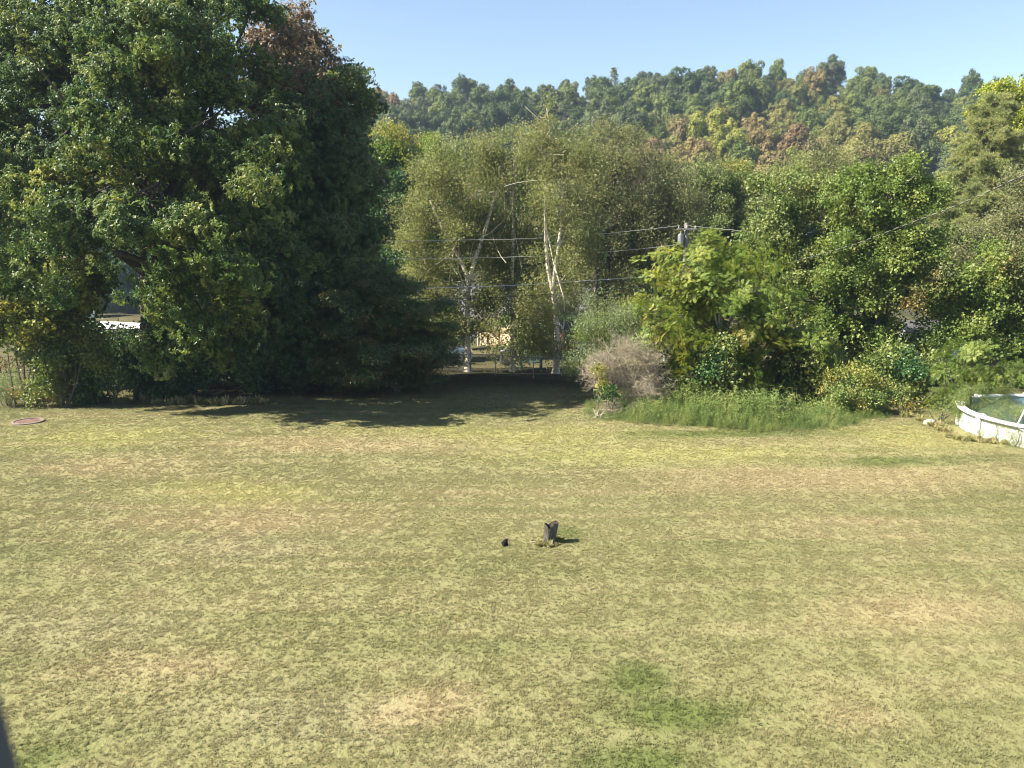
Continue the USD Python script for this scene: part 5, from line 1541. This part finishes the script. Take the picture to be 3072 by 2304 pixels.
for k_, (a, L) in enumerate(((2.8, 0.26), (-2.2, 0.22), (-0.5, 0.2), (0.9, 0.2))):
    tt = np.linspace(0, 1, 7)
    p = np.stack([(0.06 + L * tt) * np.cos(a + 0.3 * tt), (0.05 + L * tt) * np.sin(a + 0.3 * tt), 0.055 * (1 - tt) ** 1.5 - 0.015 * tt], 1)
    obj('root', tube(p, np.linspace(0.045, 0.012, 7), 7, wob=0.2, seed=k_), M['stump_wood'], t, smooth=50)
g = np.random.default_rng(8)
for k_ in range(9):
    a, r = g.uniform(2.0, 4.6), g.uniform(0.14, 0.34)
    x, y = r * math.cos(a), r * math.sin(a)
    z = tz(b[0] + x, b[1] + y) - b[2] + 0.035
    L = g.uniform(0.03, 0.07)
    v, f = bbox(-L, L, -0.014, 0.014, -0.006, 0.006, 0.004)
    R_ = trimesh.transformations.rotation_matrix(g.uniform(0, PI), unit([g.normal() * 0.25, g.normal() * 0.25, 1]))[:3, :3]
    obj('wood_chip', (v @ R_.T + [x, y, z], f), M['pale_wood'], t)

b = ground(1514, 1640)
t = thing('broken_stub', 'small black pointed stub poking out of the lawn left of the stump', 'stub', b)
pts = np.array([[-0.055, 0, 0.05], [0.04, 0.0, 0.125], [0.052, -0.01, 0.02], [0.03, -0.03, -0.02], [-0.03, 0.04, -0.02], [-0.02, -0.045, 0.02], [0.03, 0.04, 0.04], [0.0, 0.02, 0.10], [-0.05, 0.03, 0.03]])
h = trimesh.convex.convex_hull(pts * 1.25)
h = h.subdivide().subdivide()
vv = np.array(h.vertices)
vv += (meshkit.noise(vv * 40, 3)[:, None] - 0.5) * 0.014
obj('body', (vv, np.array(h.faces)), M['black_lump'], t, smooth=30)
v, f = bbox(0.03, 0.07, -0.012, 0.012, 0.146, 0.162, 0.004)
obj('pale_tip', (v, f), M['pale_wood'], t)

# manhole
b = ground(84, 1268)
t = thing('manhole_cover', 'round rusty manhole cover set in the lawn at the left', 'manhole cover', (b[0], b[1], b[2] + 0.02))
ring = trimesh.creation.revolve(np.array([[0.375, -0.12], [0.455, -0.12], [0.45, 0.035], [0.38, 0.04], [0.375, -0.12]]), sections=48)
obj('rim', ring, M['iron_rim'], t, smooth=40)
lid = trimesh.creation.revolve(np.array([[0, -0.05], [0.368, -0.05], [0.368, 0.012], [0.36, 0.018], [0, 0.02]]), sections=48)
lo = obj('lid', lid, M['iron_rust'], t, smooth=30)
for i in range(-3, 4):
    for j in range(-3, 4):
        if math.hypot(i, j) < 3.6:
            obj('stud', bbox(i * 0.092 - 0.028, i * 0.092 + 0.028, j * 0.092 - 0.028, j * 0.092 + 0.028, 0.018, 0.03, 0.006), M['iron_rust'], lo)

# loose things along the edge
def rock(label, u, v, r, seed):
    b = ground(u, v)
    s = trimesh.creation.icosphere(3, 1.0)
    p = np.array(s.vertices)
    p = p * (1 + 0.5 * (meshkit.noise(p * 1.4 + seed, seed)[:, None] - 0.5) + 0.15 * (meshkit.noise(p * 4 + seed, seed)[:, None] - 0.5)) * [r, r * 0.8, r * 0.55]
    obj('stone', (p + b + [0, 0, r * 0.25], np.array(s.faces)), M['stone'], smooth=40, label=label, category='stone')


rock('grey stone in the mown grass left of the pool', 2788, 1272, 0.17, 3)
rock('pale stone at the foot of the green weeds', 2120, 1268, 0.16, 5)


def log(label, pts, r, m='pale_wood', name='fallen_log'):
    b = np.array(pts[0])
    o = obj(name, tube(smooth_path(np.array(pts), 9), np.linspace(r, r * 0.6, 9), 8, wob=0.15, seed=2), M[m], smooth=50, label=label, category='log')


def on(u, v, dz):
    p = ground(u, v)
    return p + [0, 0, dz]


log('pale dead branch lying on the brush right of the grey thicket', [at(1945, 1072, 27.2), at(1975, 1062, 27.2), at(2004, 1066, 27)], 0.05)
log('brown log on bare earth right of the grey thicket', [on(1990, 1148, 0.1), on(2045, 1140, 0.1)], 0.10, 'oak_bark')
log('forked pale dead branch in front of the dark walnut bush', [at(2330, 1192, 25.2), at(2358, 1206, 25.2), at(2372, 1204, 25.3)], 0.02)
log('pale curved twig lying under the oak at the left', [on(298, 1096, 0.5), on(322, 1090, 0.55), on(350, 1086, 0.5)], 0.02)
b = ground(1981, 1166)
obj('wooden_post', bbox(b[0] - 0.05, b[0] + 0.05, b[1] - 0.05, b[1] + 0.05, b[2] - 0.2, b[2] + 0.62, 0.012), M['oak_bark'], label='short dark wooden post at the right side of the dead thicket', category='post')
b = ground(1992, 1084)
obj('wooden_post', bbox(b[0] - 0.07, b[0] + 0.07, b[1] - 0.06, b[1] + 0.06, b[2] - 0.2, b[2] + 0.85, 0.012), M['siding_grey'], label='pale grey post standing behind the dead thicket', category='post')

# window frame beside the lens: its dark jamb crosses the lower left corner
_j0, _j1 = at(100, 2304, 0.22), at(32, 2040, 0.22)
_ax = unit(_j1 - _j0)
_sd = unit(np.cross(_ax, [0, 1.0, 0]))
_sd = _sd if _sd[0] > 0 else -_sd
t = thing('window_frame', 'dark blurred window frame edge in the lower left corner', 'window frame', _j0)
v, f = bbox(-0.07, 0.0, -0.05, 0.0, -0.45, 0.75, 0.006)
obj('jamb', (v[:, :1] * _sd + v[:, 1:2] * np.array([0, 1.0, 0]) + v[:, 2:] * _ax, f), M['navy_frame'], t)

# ------------------------------------------------------------------ weeds along the lawn edge
g = np.random.default_rng(55)
P, H, K = [], [], []
for u in np.arange(1750, 2670, 1.0):
    for _ in range(2):
        uu = u + g.normal() * 8
        back = abs(g.normal())
        vb = np.interp(uu, [1760, 1900, 2100, 2300, 2500, 2660], [1262, 1268, 1282, 1296, 1290, 1262]) - back * 24 + g.normal() * 4
        p = ground(uu, vb, 14, 40)
        clumpy = meshkit.noise(np.array([p[0] * 1.3, p[1] * 1.3, 0.3]), 4)
        if clumpy < 0.22:
            continue
        P.append(p)
        H.append((0.18 + 0.40 * min(back, 1.6)) * (0.35 + 1.2 * clumpy) * g.uniform(0.6, 1.25) * np.interp(uu, [1760, 1880, 2000, 2300, 2420, 2500, 2660], [0.4, 0.9, 1.2, 1.0, 0.9, 0.8, 0.5]))
P, H = np.array(P), np.array(H)
D = g.normal(size=P.shape) * 0.10 + [0, 0, 1]
instancer('/World/weeds', SPRAY['weed'], M['weed_leaf'], P, quat_from(D, g.uniform(0, 6.28, len(P))), H, g.integers(0, 4, len(P)), child='weed', kind='stuff',
          label='tall green weeds along the far edge of the lawn', category='weeds')
P, H = [], []
for (ua, ub, va, vb, n, h) in ((0, 330, 1200, 1210, 60, 0.24), (2690, 2840, 1240, 1300, 26, 0.14), (2840, 3072, 1318, 1340, 60, 0.10), (330, 800, 1212, 1216, 60, 0.2)):
    for _ in range(n):
        s = g.random()
        p = ground(ua + (ub - ua) * s + g.normal() * 5, va + (vb - va) * s - abs(g.normal()) * 5, 12, 40)
        P.append(p)
        H.append(h * g.uniform(0.6, 1.6))
sb_ = ground(1648, 1632)
for _ in range(26):
    a_ = g.uniform(0, 2 * PI)
    r_ = g.uniform(0.10, 0.26)
    x_, y_ = sb_[0] + r_ * math.cos(a_), sb_[1] + r_ * math.sin(a_)
    P.append(np.array([x_, y_, tz(x_, y_)]))
    H.append(g.uniform(0.05, 0.12))
P, H = np.array(P), np.array(H)
D = g.normal(size=P.shape) * 0.18 + [0, 0, 1]
instancer('/World/dry_grass', SPRAY['tallgrass'], M['dry_weed'], P, quat_from(D, g.uniform(0, 6.28, len(P))), H * 1.5, g.integers(0, 4, len(P)), child='dry_tuft', kind='stuff',
          label='uncut straw coloured grass fringing the lawn and the pool', category='dry grass')

# ------------------------------------------------------------------ the lawn's blades
def lawn_patch(g, n=1350, size=0.62):
    B = np.stack([g.uniform(-0.5, 0.5, n) * size, g.uniform(-0.5, 0.5, n) * size, np.full(n, -0.008)], 1)
    # blades grow in loose tufts
    c = g.uniform(-0.5, 0.5, (150, 2)) * size
    k = g.integers(0, 150, n)
    tall = g.uniform(0.55, 1.45, 150)
    tuft = g.random(n) < 0.85
    B[tuft, :2] = c[k[tuft]] + g.normal(size=(tuft.sum(), 2)) * 0.013
    a = g.uniform(0, 2 * PI, n)
    h = g.uniform(0.018, 0.042, n) * np.where(tuft, tall[k], 0.6)
    lean = g.uniform(0.15, 1.15, n)
    w = g.uniform(0.0026, 0.0056, n)
    d = np.stack([np.cos(a), np.sin(a), 0 * a], 1)
    s = np.stack([-np.sin(a), np.cos(a), 0 * a], 1) * w[:, None]
    up = np.array([0, 0, 1.0])
    mid = B + up * (h * 0.6)[:, None] + d * (h * lean * 0.35)[:, None]
    tip = B + up * (h * np.maximum(0.35, 1 - 0.45 * lean))[:, None] + d * (h * lean * 1.1)[:, None]
    V = np.stack([B - s, B + s, mid - s * 0.8, mid + s * 0.8, tip], 1).reshape(-1, 3)
    F = (np.array([[0, 1, 3], [0, 3, 2], [2, 3, 4]])[None] + (np.arange(n) * 5)[:, None, None]).reshape(-1, 3)
    return V, F


pats = [lawn_patch(np.random.default_rng(600 + i)) for i in range(6)]
g = np.random.default_rng(77)
P, S = [], []
y = 5.6
while y < 47:
    st = 0.5 if y < 18 else 0.62
    wid = 0.72 * y + 1.5 if y < 33 else 16
    xs = np.arange(-wid, wid, st)
    px = xs + g.uniform(-0.12, 0.12, len(xs))
    py = y + g.uniform(-0.12, 0.12, len(xs))
    P.append(np.stack([px, py, terrain(px, py)], 1))
    grow = np.interp(y, [6, 12, 20, 33], [1.0, 1.08, 1.2, 1.35])
    S.append(np.stack([np.full(len(xs), grow), np.full(len(xs), grow), np.full(len(xs), np.interp(y, [6, 20, 33], [1.0, 0.95, 0.95])) * g.uniform(0.92, 1.08, len(xs))], 1))
    y += st
P, S = np.vstack(P), np.vstack(S)
# taller and shorter ground, following the mower's lines
S[:, 2] *= 0.85 + 0.3 * meshkit.noise(np.stack([P[:, 0] * 0.25 + P[:, 1] * 0.05, P[:, 1] * 1.1, 0 * P[:, 0]], 1), 9)
e = 0.3
nx = -(terrain(P[:, 0] + e, P[:, 1]) - terrain(P[:, 0] - e, P[:, 1])) / (2 * e)
ny = -(terrain(P[:, 0], P[:, 1] + e) - terrain(P[:, 0], P[:, 1] - e)) / (2 * e)
q = quat_from(np.stack([nx, ny, np.ones(len(P))], 1), g.uniform(0, 2 * PI, len(P)))
keep = (np.hypot(P[:, 0] - PX, P[:, 1] - PY) > PR + 0.3) & (np.hypot(P[:, 0] - at(84, 1268, 22.5)[0], P[:, 1] - ground(84, 1268)[1]) > 0.30)
instancer('/World/grass', pats, M['grass_blade'], P[keep], q[keep], S[keep], g.integers(0, 6, keep.sum()), child='grass_patch', kind='stuff',
          label='mown half dry lawn grass covering the foreground', category='grass')

# ------------------------------------------------------------------ summer haze
mat('haze_air', {'v': ('principled_volume', {'color': (0.62, 0.80, 1.0), 'density': 0.00028, 'anisotropy': 0.3})}, [], surface=None, volume='v.volume')
hv, hf = box(-420, 420, -60, 470, -25, 110)
obj('haze', (hv, hf), M['haze_air'], kind='stuff', label='thin summer haze over the valley and hillside', category='haze')
